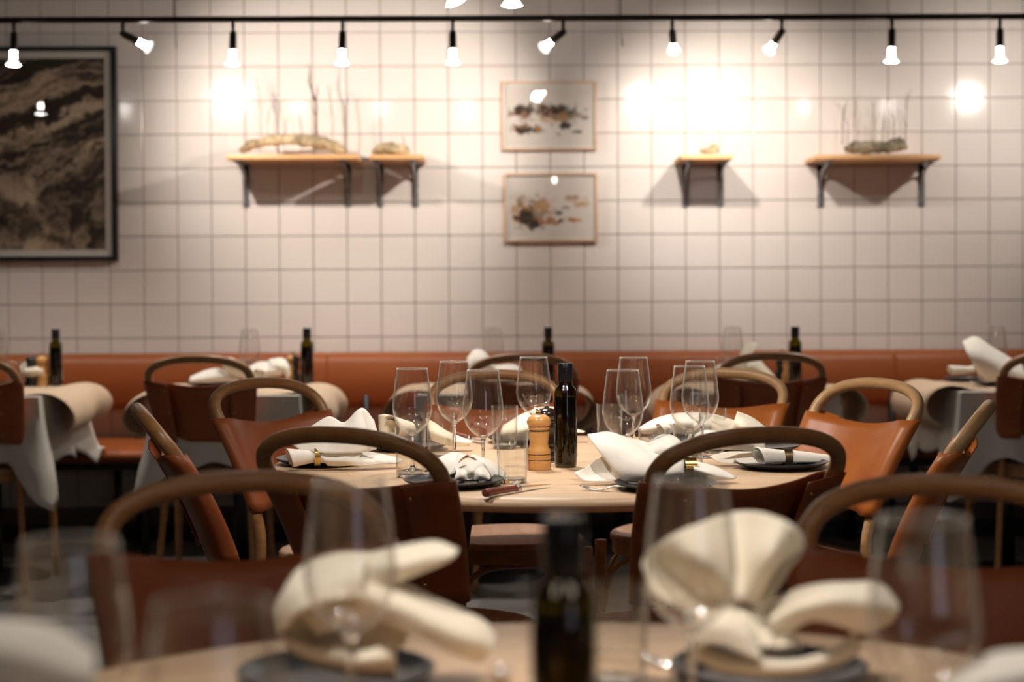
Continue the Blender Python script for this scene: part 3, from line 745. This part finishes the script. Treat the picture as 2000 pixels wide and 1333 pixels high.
def make_fork():
    r = empty('fork')
    MB().tube(cr([(-.13, 0, .003), (-.11, 0, .003), (-.05, 0, .008), (0, 0, .012), (.02, 0, .006)], 4), [.004, .006, .0068, .0068, .0062, .0055, .005, .0045, .004, .0036, .0033, .003, .0028, .003, .0035, .005, .008], 10, flat=.35).build('handle', 'steel', r)
    for k in range(4):
        y = -.0075+k*.005
        MB().tube(cr([(.018, y*.8, .0065), (.035, y, .0025), (.055, y, .0035), (.078, y, .010)], 4), [.0018]*6+[.0016]*4+[.0013]*2+[.0006], 6).build('tine', 'steel', r)
    return r
wine = Maker(make_wine_glass()); tumb = Maker(make_tumbler()); bott = Maker(make_bottle()); millw = Maker(make_mill('mill')); milld = Maker(make_mill('mill_dark'))
plate = Maker(make_plate()); knife = Maker(make_knife()); fork = Maker(make_fork())
def put(mk, px, py, label, cat, group=None, z=TZ, rz=0, scale=1):
    p = onz(px, py, z); return mk((p.x, p.y, z), rz, label, cat, group, scale)
def putY(mk, px, Y, label, cat, group=None, z=TZ, rz=0, scale=1):
    p = at(px, 900, Y); return mk((p.x, Y, z), rz, label, cat, group, scale)
G = 'wine glasses on the middle table'
for px, py, lb in [(806, 921, 'wine glass above the left tumbler, leftmost on the middle table'), (888, 892, 'wine glass just behind and left of the central front glass'), (944, 929, 'front wine glass left of the pale pepper mill'),
                   (1043, 874, 'wine glass standing behind the pale pepper mill'), (1238, 876, 'far wine glass right of the bottle, partly behind the nearer one'), (1217, 930, 'wine glass rising out of the right-hand white napkin'),
                   (1347, 914, 'wine glass beside the orange chair, nearer of that pair'), (1368, 893, 'wine glass beside the orange chair, farther of that pair')]:
    put(wine, px, py, lb, 'wine glass', G)
G = 'tumblers on the middle table'
for px, py, lb in [(806, 924, 'tumbler in front of the leftmost wine glass'), (861, 895, 'tumbler between the two left wine glasses'), (1001, 943, 'tumbler in front of the pale pepper mill'), (986, 876, 'tumbler behind the central front wine glass'),
                   (1191, 872, 'tumbler right behind the bottle, half hidden by a wine glass'), (1278, 936, 'tumbler behind the right-hand white napkin'), (1345, 924, 'tumbler around the stem of the glass beside the orange chair'), (1392, 884, 'far tumbler in front of the orange leather chair')]:
    dx = {806: -30, 1345: 0}.get(px, 0)
    put(tumb, px+(22 if px == 806 else 0)-(26 if px == 806 else 0), py+(8 if px in (806,) else 0), lb, 'tumbler', G)
put(bott, 1105, 912, 'dark olive oil bottle beside the pepper mills, in sharp focus', 'bottle', None)
put(millw, 1053, 917, 'pale beech pepper mill left of the sharp bottle', 'pepper mill')
put(milld, 1068, 899, 'dark pepper mill between the pale mill and the sharp bottle', 'pepper mill')
put(knife, 1012, 962, 'steak knife with red handle at the near table edge', 'knife', None, rz=.9)
put(knife, 916, 862, 'steak knife with red handle lying beyond the wine glasses', 'knife', None, rz=-1.15)
put(fork, 1205, 961, 'steel fork lying below the big white napkin', 'fork', None, rz=2.75)
G = 'black plates on the middle table'
PL = {}
for k, px, py, lb in [('a', 626, 906, 'black plate under the napkin, left side of the middle table'), ('b', 886, 949, 'black plate under the small crumpled napkin'), ('c', 1300, 955, 'black plate under the big white napkin cone'), ('d', 1525, 914, 'black plate under the napkin on the right side'),
                      ('e', 795, 878, 'black plate under the napkin behind the left glasses'), ('f', 1030, 864, 'black plate under the far soft napkin'), ('g', 1345, 866, 'black plate under the far white ribbon napkin'), ('h', 1480, 880, 'black plate under the banded napkin before the orange chairs')]:
    PL[k] = put(plate, px, py, lb, 'plate', G)

# ------------------------------------------------------------------ napkins
def interp(rows, nu=7, nv=7):
    R = [cr(r, nu) for r in rows]; out = []
    cols = [cr([R[j][i] for j in range(len(R))], nv) for i in range(len(R[0]))]
    return [[cols[i][j] for i in range(len(cols))] for j in range(len(cols[0]))]
def add_grid(mb, g):
    m = len(g[0]); mb.add([p for r in g for p in r], [(j*m+i, j*m+i+1, (j+1)*m+i+1, (j+1)*m+i) for j in range(len(g)-1) for i in range(m-1)])
def sheet(mb, Y, rows, org, wr=.0015, seed=0):
    g = interp([[at(px, py, Y+d)-org for px, py, d in r] for r in rows])
    for r in g:
        for p in r: p += noise.noise_vector((p+org)*22+Vector((seed, 0, 0)))*wr*1.6
    add_grid(mb, g)
def roll(mb, Y, a, b, r0, r1, org, turns=1.35, tight=.45, n=14, flat=1.0, ruffle=0):
    A = at(a[0], a[1], Y+(a[2] if len(a) > 2 else 0)); B = at(b[0], b[1], Y+(b[2] if len(b) > 2 else 0)); s = Y/F
    ax = (B-A).normalized(); up = Vector((0, 0, 1)) if abs(ax.z) < .85 else Vector((0, -1, 0)); sd = ax.cross(up).normalized(); up = sd.cross(ax)
    g = []
    for i in range(n+1):
        t = i/n; row = []
        for k in range(41):
            u = k/40; an = 2*PI*turns*u-.6
            rr_ = (r0+(r1-r0)*t**1.3)*s*(1-tight*u)*(1+ruffle*t*math.sin(an*2.3+1))
            row.append(A+(B-A)*(t*(1+.10*math.sin(an)*t))+sd*math.cos(an)*rr_+up*math.sin(an)*rr_*flat-org)
        g.append(row)
    add_grid(mb, g)
def napkin(plateobj, parts, Y, label, m='linen', rings=(), ringmat='brass', org=None, thick=.0016, cat='napkin'):
    if org is None:
        org = plateobj.location+Vector((0, 0, .006))
    mb = MB()
    for kind, *a in parts:
        if kind == 's': sheet(mb, Y, a[0], org, seed=len(mb.v))
        else: roll(mb, Y, *a[:4], org, **(a[4] if len(a) > 4 else {}))
    lo = .001-(.0015 if plateobj is not None else 0)
    for v in mb.v:
        if v.z < lo+.004:
            v.z = lo+.004*math.exp((v.z-lo-.004)*40)
    o = mb.build('napkin', m); o.location = org
    so = o.modifiers.new('thickness', 'SOLIDIFY'); so.thickness = thick; so.offset = 0
    tag(o, label, cat, 'linen napkins')
    for (x, y, d, r_, w_, ang, lb) in rings:
        s = (Y+d)/F; R = r_*s; c = at(x, y, Y+d)
        rg = MB().lathe([(R, -w_/2), (R+.0015, -w_/2), (R+.0015, w_/2), (R, w_/2), (R, -w_/2)], 36)
        rg.xf(Matrix.Rotation(ang, 4, 'Z') @ Matrix.Rotation(PI/2, 4, 'Y'))
        q = rg.build('napkin_ring', ringmat, sharp=40); q.location = c; tag(q, lb, 'napkin ring', 'napkin rings')
    return o
napkin(PL['a'], [('s', [[(585, 880, -.02), (630, 885, -.04), (670, 886, -.04), (705, 884, -.03), (734, 878, 0)], [(566, 858, 0), (630, 850, -.01), (670, 857, -.03), (705, 842, -.02), (737, 852, .0)], [(598, 841, .03), (640, 814, .03), (672, 824, .01), (706, 797, .02), (732, 822, .03)]]),
                 ('r', (618, 893, -.02), (566, 897, -.04), 14, 23, dict(tight=.5)), ('r', (618, 893, -.02), (700, 896, -.01), 15, 18), ('s', [[(625, 882, 0), (680, 880, .02), (735, 886, .03), (790, 898, .03)], [(630, 897, -.04), (680, 895, -.04), (735, 899, -.02), (780, 904, 0)], [(640, 910, -.03), (690, 910, -.04), (735, 908, -.03), (765, 907, -.01)]])],
       3.74, 'white napkin with a tall peak on the left plate of the middle table', rings=[(619, 892, -.02, 17, .013, .2, 'brass ring around the peaked napkin on the left plate')])
napkin(PL['b'], [('s', [[(850, 898, .04), (885, 884, .05), (912, 888, .04)], [(838, 906, 0), (868, 897, .0), (900, 899, .0)], [(848, 926, -.02), (872, 930, -.03), (897, 922, -.03)]]), ('s', [[(925, 887, .04), (955, 899, .05), (978, 915, .05)], [(915, 897, 0), (950, 910, -.01), (988, 928, .01)], [(925, 918, -.03), (955, 938, -.03), (982, 944, -.01)]]),
                 ('r', (918, 914, .03), (917, 924, -.03), 17, 24, dict(tight=.3, ruffle=.1, flat=.8)),
                 ('s', [[(886, 914, -.03), (900, 903, -.02), (922, 899, -.02), (944, 905, -.02), (956, 922, -.02)], [(892, 924, -.05), (903, 916, -.035), (921, 921, -.06), (938, 914, -.035), (958, 932, -.04)], [(889, 938, -.06), (905, 928, -.07), (919, 934, -.045), (938, 928, -.07), (957, 938, -.05)], [(894, 944, -.05), (908, 946, -.06), (921, 940, -.05), (936, 944, -.06), (953, 942, -.05)]])],
       3.50, 'small crumpled napkin pulled through its ring, left of the front tumbler', rings=[(916, 916, -.012, 22, .010, 1.25, 'thin brass ring around the small crumpled napkin')])
napkin(PL['c'], [('s', [[(1148, 848, .03), (1190, 845, .04), (1255, 863, .04), (1330, 884, .04)], [(1160, 868, -.01), (1200, 876, -.02), (1265, 890, -.02), (1335, 900, -.02)], [(1180, 896, -.03), (1205, 912, -.05), (1270, 922, -.06), (1335, 920, -.04)], [(1203, 922, -.02), (1214, 943, -.05), (1275, 946, -.05), (1335, 932, -.03)]]),
                 ('s', [[(1164, 898, .01), (1182, 892, .02), (1196, 912, .02)], [(1145, 914, -.01), (1172, 918, .0), (1200, 926, .0)], [(1120, 924, -.02), (1148, 943, -.04), (1210, 946, -.04)]]), ('s', [[(1258, 872, .04), (1290, 850, .05), (1320, 855, .05), (1352, 892, .04)], [(1262, 888, .0), (1295, 878, -.01), (1325, 884, -.01), (1356, 905, -.01)], [(1270, 905, 0), (1300, 905, .0), (1325, 910, 0), (1352, 920, 0)]]),
                 ('r', (1345, 913, -.01), (1310, 910, 0), 15, 19), ('s', [[(1352, 900, 0), (1390, 910, .02), (1440, 932, .0)], [(1354, 916, -.04), (1392, 926, -.05), (1435, 936, -.02)], [(1356, 932, -.02), (1392, 938, -.03), (1425, 940, -.02)]])],
       3.45, 'big white napkin cone pointing at the sharp bottle', rings=[(1347, 914, -.01, 19, .024, 0.1, 'bright brass ring around the big white napkin cone')])
napkin(PL['d'], [('s', [[(1356, 850, 0), (1378, 840, .02), (1430, 846, .03), (1490, 858, .03)], [(1358, 858, -.02), (1385, 857, -.03), (1435, 860, -.03), (1495, 868, -.02)], [(1375, 872, -.02), (1400, 876, -.02), (1440, 880, -.02), (1495, 885, -.01)]]), ('r', (1538, 897, 0), (1482, 897, -.03), 18, 25, dict(tight=.35)), ('r', (1538, 897, 0), (1622, 902, 0), 19, 12, dict(tight=.3)),
                 ('s', [[(1385, 892, .02), (1420, 884, .03), (1470, 883, .02)], [(1402, 902, -.02), (1440, 907, -.03), (1480, 903, -.03)], [(1425, 912, -.02), (1460, 917, -.03), (1494, 919, -.03)]])],
       3.76, 'cream napkin with hemmed petals on the right plate, dark band around it', 'linen', rings=[(1538, 897, 0, 20, .018, 0, 'dark bronze ring around the cream napkin on the right plate')], ringmat='dark_ring')
napkin(PL['e'], [('r', (751, 856), (751, 813), 12, 13, dict(tight=.3)), ('r', (800, 842, .02), (764, 838, -.03), 20, 29, dict(tight=.45)), ('s', [[(832, 818, .02), (848, 826, .02), (880, 846, .02), (925, 862, .02)], [(836, 838, -.02), (856, 848, -.02), (885, 858, -.02), (920, 866, -.01)], [(842, 862, -.02), (862, 868, -.02), (890, 872, -.02), (915, 873, -.01)]])],
       4.12, 'cream rolled napkin with an upright tube behind the left tumblers', 'linen_cream')
napkin(PL['f'], [('s', [[(982, 832, .02), (1015, 812, .03), (1045, 798, .04), (1078, 796, .04), (1098, 806, .03)], [(978, 846, -.02), (1015, 835, -.04), (1048, 826, -.05), (1082, 826, -.04), (1104, 834, -.02)], [(982, 862, -.02), (1018, 862, -.04), (1050, 860, -.05), (1085, 858, -.04), (1106, 852, -.02)]]), ('s', [[(1095, 832, .0), (1118, 836, .01), (1143, 843, .02)], [(1098, 842, -.01), (1118, 844, -.01), (1140, 845, .0)]])],
       4.32, 'soft cream napkin mound behind the pale pepper mill', 'linen_cream')
napkin(PL['g'], [('s', [[(1248, 836, .02), (1282, 818, .03), (1320, 808, .04), (1370, 806, .04), (1400, 812, .03)], [(1246, 842, -.01), (1285, 832, -.02), (1322, 824, -.03), (1372, 826, -.03), (1405, 832, -.02)], [(1256, 848, 0), (1292, 848, -.01), (1325, 850, -.02), (1375, 854, -.02), (1405, 852, -.01)]]), ('r', (1330, 838), (1290, 842, -.03), 12, 16)],
       4.28, 'white napkin ribbon arching behind the paired wine glasses')
napkin(PL['h'], [('s', [[(1440, 804, .0), (1456, 810, .01), (1480, 824, .02), (1510, 846, .02)], [(1434, 826, -.02), (1452, 832, -.04), (1480, 840, -.03), (1508, 852, -.02)], [(1444, 853, -.02), (1462, 857, -.03), (1484, 860, -.03), (1506, 861, -.01)]]), ('s', [[(1392, 808, .02), (1415, 815, .03), (1438, 824, .02)], [(1390, 830, -.0), (1415, 832, .0), (1440, 840, 0)], [(1392, 852, -.0), (1415, 856, -.01), (1442, 858, -.01)]]), ('r', (1508, 851), (1541, 850), 10, 13)],
       4.02, 'cream napkin petal standing up before the orange chairs', 'linen_cream', rings=[(1508, 851, 0, 11, .010, -.3, 'dark ring around the upright cream napkin petal')], ringmat='dark_ring')

# ------------------------------------------------------------------ nearest table
G = 'blurred wine glasses on the nearest table'
for px, Y, lb in [(136, 1.24, 'blurred wine glass cut by the bottom left corner'), (413, .995, 'nearest blurred wine glass, low beside the left cream napkin'), (683, 1.60, 'blurred wine glass in front of the left cream napkin'),
                  (1348, 1.60, 'blurred wine glass in front of the right cream napkin'), (1803, 1.33, 'blurred wine glass at the bottom right')]:
    putY(wine, px, Y, lb, 'wine glass', G)
putY(tumb, 1203, 1.72, 'blurred tumbler right of the blurred bottle', 'tumbler', 'blurred tumblers')
putY(bott, 1100, 1.31, 'blurred dark bottle on the nearest table', 'bottle')
putY(millw, 975, 1.22, 'blurred pale pepper mill peeping over the bottom edge', 'pepper mill')
pf1 = putY(plate, 655, 1.745, 'blurred black plate under the left cream napkin', 'plate', 'black plates on the nearest table')
pf2 = putY(plate, 1500, 1.75, 'blurred black plate under the right cream napkin', 'plate', 'black plates on the nearest table')
p = at(880, 1290, 1.62); knife((p.x-.01, 1.62, TZ), -.5, 'blurred knife beside the left cream napkin', 'knife')
p = at(1330, 1270, 1.75); fork((p.x-.04, 1.82, TZ), -.5, 'blurred fork between the blurred tumbler and right plate', 'fork')
napkin(pf1, [('s', [[(700, 1085, .02), (780, 1070, .04), (850, 1056, .05), (897, 1074, .04)], [(700, 1108, 0), (780, 1102, -.02), (840, 1092, 0), (888, 1087, .02)], [(700, 1142, -.02), (765, 1138, -.02), (815, 1122, 0), (850, 1106, .02)]]),
             ('s', [[(680, 1120, 0), (760, 1130, .02), (860, 1175, .03), (940, 1212, .03), (970, 1245, .02)], [(690, 1155, -.05), (770, 1172, -.05), (850, 1212, -.05), (925, 1245, -.04), (962, 1272, -.02)], [(700, 1200, -.05), (770, 1222, -.06), (840, 1258, -.06), (895, 1285, -.05), (938, 1296, -.02)]]),
             ('s', [[(548, 1165, .02), (588, 1108, .04), (650, 1083, .05), (722, 1080, .04)], [(538, 1200, -.02), (565, 1150, -.04), (640, 1122, -.05), (712, 1118, -.04)], [(545, 1245, -.04), (575, 1205, -.08), (640, 1178, -.09), (712, 1168, -.06)]]),
             ('s', [[(560, 1140, .05), (640, 1110, .06), (720, 1110, .06), (790, 1150, .05)], [(556, 1200, .01), (640, 1200, .0), (720, 1200, .0), (800, 1210, .02)], [(562, 1262, -.02), (640, 1285, -.02), (715, 1280, -.02), (790, 1262, .0)]]), ('r', (760, 1205, 0), (600, 1215, -.03), 22, 44, dict(tight=.35, flat=.75)), ('s', [[(550, 1245, -.02), (620, 1268, -.06), (700, 1272, -.07), (772, 1256, -.05)], [(556, 1262, -.02), (625, 1288, -.07), (700, 1296, -.08), (772, 1290, -.06)], [(572, 1282, 0), (640, 1308, -.04), (705, 1322, -.05), (772, 1330, -.04)]])],
       1.735, 'large blurred cream napkin with long lobes, left of the blurred bottle', 'linen_cream', thick=.002)  # cream linen puts the warmer, dimmer light here into the colour
napkin(pf2, [('s', [[(1278, 1160, -.02), (1256, 1095, .04), (1330, 1038, .0), (1440, 1002, .06), (1530, 1018, .01), (1568, 1062, .05), (1535, 1130, .0)], [(1320, 1185, -.02), (1318, 1130, .02), (1370, 1095, -.035), (1440, 1080, .02), (1502, 1092, -.035), (1522, 1115, .02), (1510, 1160, -.02)], [(1385, 1205, -.02), (1400, 1190, -.02), (1425, 1180, -.01), (1445, 1176, -.02), (1465, 1180, -.01), (1480, 1188, -.02), (1490, 1200, -.02)]]),
             ('s', [[(1488, 1188, .02), (1560, 1150, .03), (1650, 1138, .04), (1722, 1143, .03), (1758, 1180, .02)], [(1500, 1215, -.03), (1570, 1180, -.05), (1650, 1168, -.05), (1712, 1180, -.04), (1752, 1200, -.02)], [(1525, 1255, -.03), (1578, 1215, -.05), (1640, 1222, -.05), (1692, 1240, -.04), (1740, 1218, -.01)]]),
             ('s', [[(1345, 1200, .02), (1398, 1170, .02), (1450, 1182, .0), (1482, 1225, -.02)], [(1342, 1225, -.03), (1398, 1208, -.06), (1448, 1232, -.07), (1478, 1262, -.07)], [(1350, 1262, -.05), (1400, 1262, -.08), (1450, 1280, -.09), (1490, 1292, -.09)]]),
             ('s', [[(1340, 1240, 0), (1400, 1272, -.05), (1480, 1288, -.08), (1560, 1288, -.07), (1630, 1262, -.04), (1668, 1232, -.01)], [(1342, 1262, 0), (1405, 1298, -.07), (1485, 1308, -.09), (1565, 1306, -.08), (1636, 1282, -.05), (1676, 1252, -.01)], [(1352, 1285, 0), (1412, 1315, -.05), (1492, 1326, -.07), (1572, 1322, -.06), (1642, 1300, -.04), (1684, 1270, -.01)]]),
             ('r', (1475, 1195, 0), (1488, 1275, -.05), 20, 34, dict(tight=.5, ruffle=.2)), ('r', (1500, 1200, 0), (1545, 1270, -.04), 16, 26, dict(tight=.5, ruffle=.2))],
       1.735, 'large blurred cream napkin fanned like a shell, right of the blurred bottle', 'linen_cream', thick=.002)  # cream again carries the dimmer, warmer light in its colour
lc = at(60, 1300, 1.12); rc = at(1965, 1330, 1.25)
pl3 = plate((lc.x-.02, 1.10, TZ), 0, 'blurred black plate at the bottom left corner', 'plate', 'black plates on the nearest table')
pl4 = plate((rc.x+.03, 1.22, TZ), 0, 'blurred black plate at the bottom right corner', 'plate', 'black plates on the nearest table')
napkin(pl3, [('s', [[(-80, 1208, .03), (20, 1212, .04), (110, 1232, .03), (190, 1272, .02)], [(-80, 1260, -.02), (20, 1270, -.03), (110, 1295, -.02), (185, 1320, -.02)], [(-80, 1330, -.03), (20, 1350, -.04), (110, 1370, -.03), (185, 1385, -.03)]])], 1.12, 'blurred white napkin filling the bottom left corner')
napkin(pl4, [('s', [[(1845, 1330, .02), (1905, 1290, .03), (1960, 1274, .04), (2070, 1262, .03)], [(1850, 1360, -.02), (1905, 1335, -.03), (1960, 1325, -.03), (2070, 1310, -.02)], [(1850, 1400, -.02), (1905, 1400, -.03), (1965, 1400, -.03), (2070, 1395, -.02)]])], 1.25, 'blurred white napkin filling the bottom right corner')

# ------------------------------------------------------------------ things on the small tables
def bput(mk, px, py, label, cat, group=None, rz=0):
    p = onz(px, py, BZ); return mk((p.x, min(p.y, YFar-.06), BZ), rz, label, cat, group)
GB, GW, GT, GM = 'oil bottles on the small tables', 'wine glasses on the small tables', 'tumblers on the small tables', 'pepper mills on the small tables'
for px, lb in ((116, 'dark oil bottle beside the big photograph, leftmost small table'), (600, 'dark oil bottle on the second small table'), (1071, 'dark oil bottle rising behind the sharp bottle'), (1553, 'dark oil bottle behind the orange chairs')):
    bput(bott, px, 753, lb, 'bottle', GB)
bput(millw, 86, 754, 'pale pepper mill beside the leftmost dark bottle', 'pepper mill', GM)
bput(milld, 103, 746, 'dark pepper mill touching the leftmost dark bottle', 'pepper mill', GM)
bput(millw, 574, 751, 'pale pepper mill beside the second dark bottle', 'pepper mill', GM)
bput(milld, 589, 745, 'dark pepper mill beside the second dark bottle', 'pepper mill', GM)
bput(millw, 1540, 752, 'pale pepper mill seen through the dark hoop behind the orange chairs', 'pepper mill', GM)
bput(milld, 1524, 746, 'dark pepper mill seen through the dark hoop behind the orange chairs', 'pepper mill', GM)
for px, py, lb in ((9, 752, 'wine glass at the left edge on the first small table'), (502, 747, 'wine glass on the second small table, amid napkins'), (965, 744, 'wine glass on the small table behind the middle glasses'), (1431, 748, 'wine glass on the fourth small table'), (1945, 748, 'wine glass behind the big napkin at the right edge'), (1893, 753, 'wine glass stem before the big napkin at right edge')):
    if px == 1893: continue
    bput(wine, px, py, lb, 'wine glass', GW)
for px, py, lb in ((32, 757, 'tumbler beside the left edge wine glass'), (478, 750, 'tumbler left of the second table wine glass'), (540, 753, 'tumbler in front of the napkin beside the second pale mill'), (1415, 750, 'tumbler on the fourth small table')):
    bput(tumb, px, py, lb, 'tumbler', GT)
def bplate(px, py, lb): return bput(plate, px, py, lb, 'plate', 'black plates on the small tables')
q = bplate(62, 744, 'black plate behind the leftmost pale mill')
napkin(q, [('s', [[(38, 716, .03), (52, 704, .04), (70, 702, .04), (82, 706, .03)], [(40, 725, -.02), (54, 722, -.04), (70, 721, -.04), (84, 722, -.03)], [(42, 734, -.02), (56, 735, -.04), (72, 734, -.04), (86, 733, -.03)]]), ('r', (60, 728, 0), (86, 728, 0), 7, 9)], 6.85, 'cream napkin behind the leftmost pale mill', 'linen_cream')
q = bplate(420, 750, 'black plate under the napkin seen through the second dark hoop')
napkin(q, [('s', [[(425, 702, .03), (448, 698, .04), (470, 708, .03), (492, 722, .02)], [(432, 712, -.02), (452, 712, -.03), (474, 722, -.03), (498, 734, -.02)], [(445, 728, -.02), (462, 734, -.03), (482, 740, -.03), (506, 745, -.01)]]), ('s', [[(372, 736, 0), (400, 724, .02), (430, 720, .02), (460, 730, .01)], [(370, 744, -.02), (400, 738, -.03), (430, 734, -.03), (465, 738, -.02)], [(372, 748, -.02), (400, 747, -.03), (432, 746, -.03), (468, 745, -.02)]])], 6.5, 'white napkin seen through the second dark hoop')
q = bplate(530, 744, 'black plate under the napkin left of the second pale mill')
napkin(q, [('s', [[(486, 716, .02), (505, 708, .03), (525, 706, .03), (545, 700, .03)], [(488, 728, -.02), (506, 724, -.03), (526, 722, -.03), (548, 718, -.03)], [(492, 742, -.02), (508, 738, -.03), (528, 735, -.03), (550, 732, -.02)]]), ('r', (520, 722, 0), (508, 730, -.05), 7, 12, dict(ruffle=.2)), ('s', [[(525, 702, .03), (545, 699, .03), (558, 703, .03), (566, 716, .02)], [(528, 714, -.02), (545, 713, -.03), (560, 718, -.03), (566, 732, -.03)], [(530, 726, -.02), (546, 727, -.03), (556, 733, -.03), (562, 742, -.03)]])], 6.75, 'ruffled white napkin left of the second pale mill')
q = bplate(960, 750, 'black plate under the napkins behind the middle glasses')
napkin(q, [('s', [[(912, 700, .03), (925, 684, .04), (945, 686, .04), (962, 706, .03)], [(914, 712, -.02), (928, 702, -.03), (948, 706, -.03), (966, 718, -.02)], [(918, 728, -.02), (930, 728, -.03), (950, 730, -.03), (970, 732, -.02)]]), ('s', [[(930, 720, .02), (965, 714, .03), (1000, 712, .03), (1018, 718, .02)], [(928, 734, -.02), (965, 728, -.04), (1000, 728, -.04), (1022, 732, -.02)], [(930, 745, -.02), (965, 744, -.04), (1000, 744, -.04), (1024, 743, -.02)]]), ('r', (1018, 704, .05), (986, 700, .05), 6, 9)], 6.6, 'white napkin heap behind the middle wine glasses')
q = bplate(1480, 748, 'black plate on the fourth small table')
napkin(q, [('s', [[(1455, 672, .03), (1468, 668, .04), (1480, 670, .04)], [(1446, 690, 0), (1458, 692, .0), (1470, 690, .0)], [(1434, 714, -.02), (1446, 718, -.03), (1456, 720, -.02)], [(1426, 736, -.02), (1440, 742, -.03), (1460, 742, -.02)]]), ('s', [[(1462, 704, .03), (1478, 696, .04), (1492, 712, .03), (1512, 734, .02)], [(1458, 718, -.03), (1476, 716, -.04), (1494, 728, -.03), (1516, 742, -.02)], [(1456, 738, -.02), (1476, 738, -.04), (1496, 742, -.03), (1518, 745, -.02)]]), ('s', [[(1398, 716, .03), (1415, 710, .03), (1432, 716, .03)], [(1396, 728, -.02), (1415, 726, -.03), (1436, 728, -.02)], [(1396, 740, -.02), (1415, 742, -.03), (1440, 740, -.02)]])], 6.6, 'cream napkin with an upright fin on the fourth small table', 'linen_cream')
q = bplate(1960, 752, 'black plate under the big napkin at the right edge')
napkin(q, [('s', [[(1880, 667, .03), (1905, 658, .05), (1945, 682, .05), (2000, 716, .05)], [(1886, 684, -.03), (1914, 688, -.04), (1950, 706, -.04), (2004, 730, -.03)], [(1896, 704, -.05), (1922, 716, -.06), (1956, 728, -.06), (2008, 742, -.05)], [(1910, 732, -.03), (1932, 744, -.05), (1965, 745, -.05), (2010, 750, -.04)]]), ('s', [[(1908, 733, .0), (1922, 742, .0), (1945, 734, .0), (1962, 736, 0)], [(1912, 738, -.03), (1924, 747, -.04), (1946, 745, -.04), (1962, 745, -.03)]])], 6.5, 'big white napkin cone at the right edge, above the curled paper runner')
q = bplate(1880, 742, 'black plate under the small white roll beside the right edge napkin')
napkin(q, [('r', (1885, 724, 0), (1855, 724, -.01), 9, 11), ('r', (1885, 724, 0), (1903, 722, 0), 8, 9)], 6.62, 'small white rolled napkin left of the right edge napkin cone')
bput(fork, 1918, 752, 'fork lying below the big napkin cone at the right edge', 'fork', None, rz=1.9)
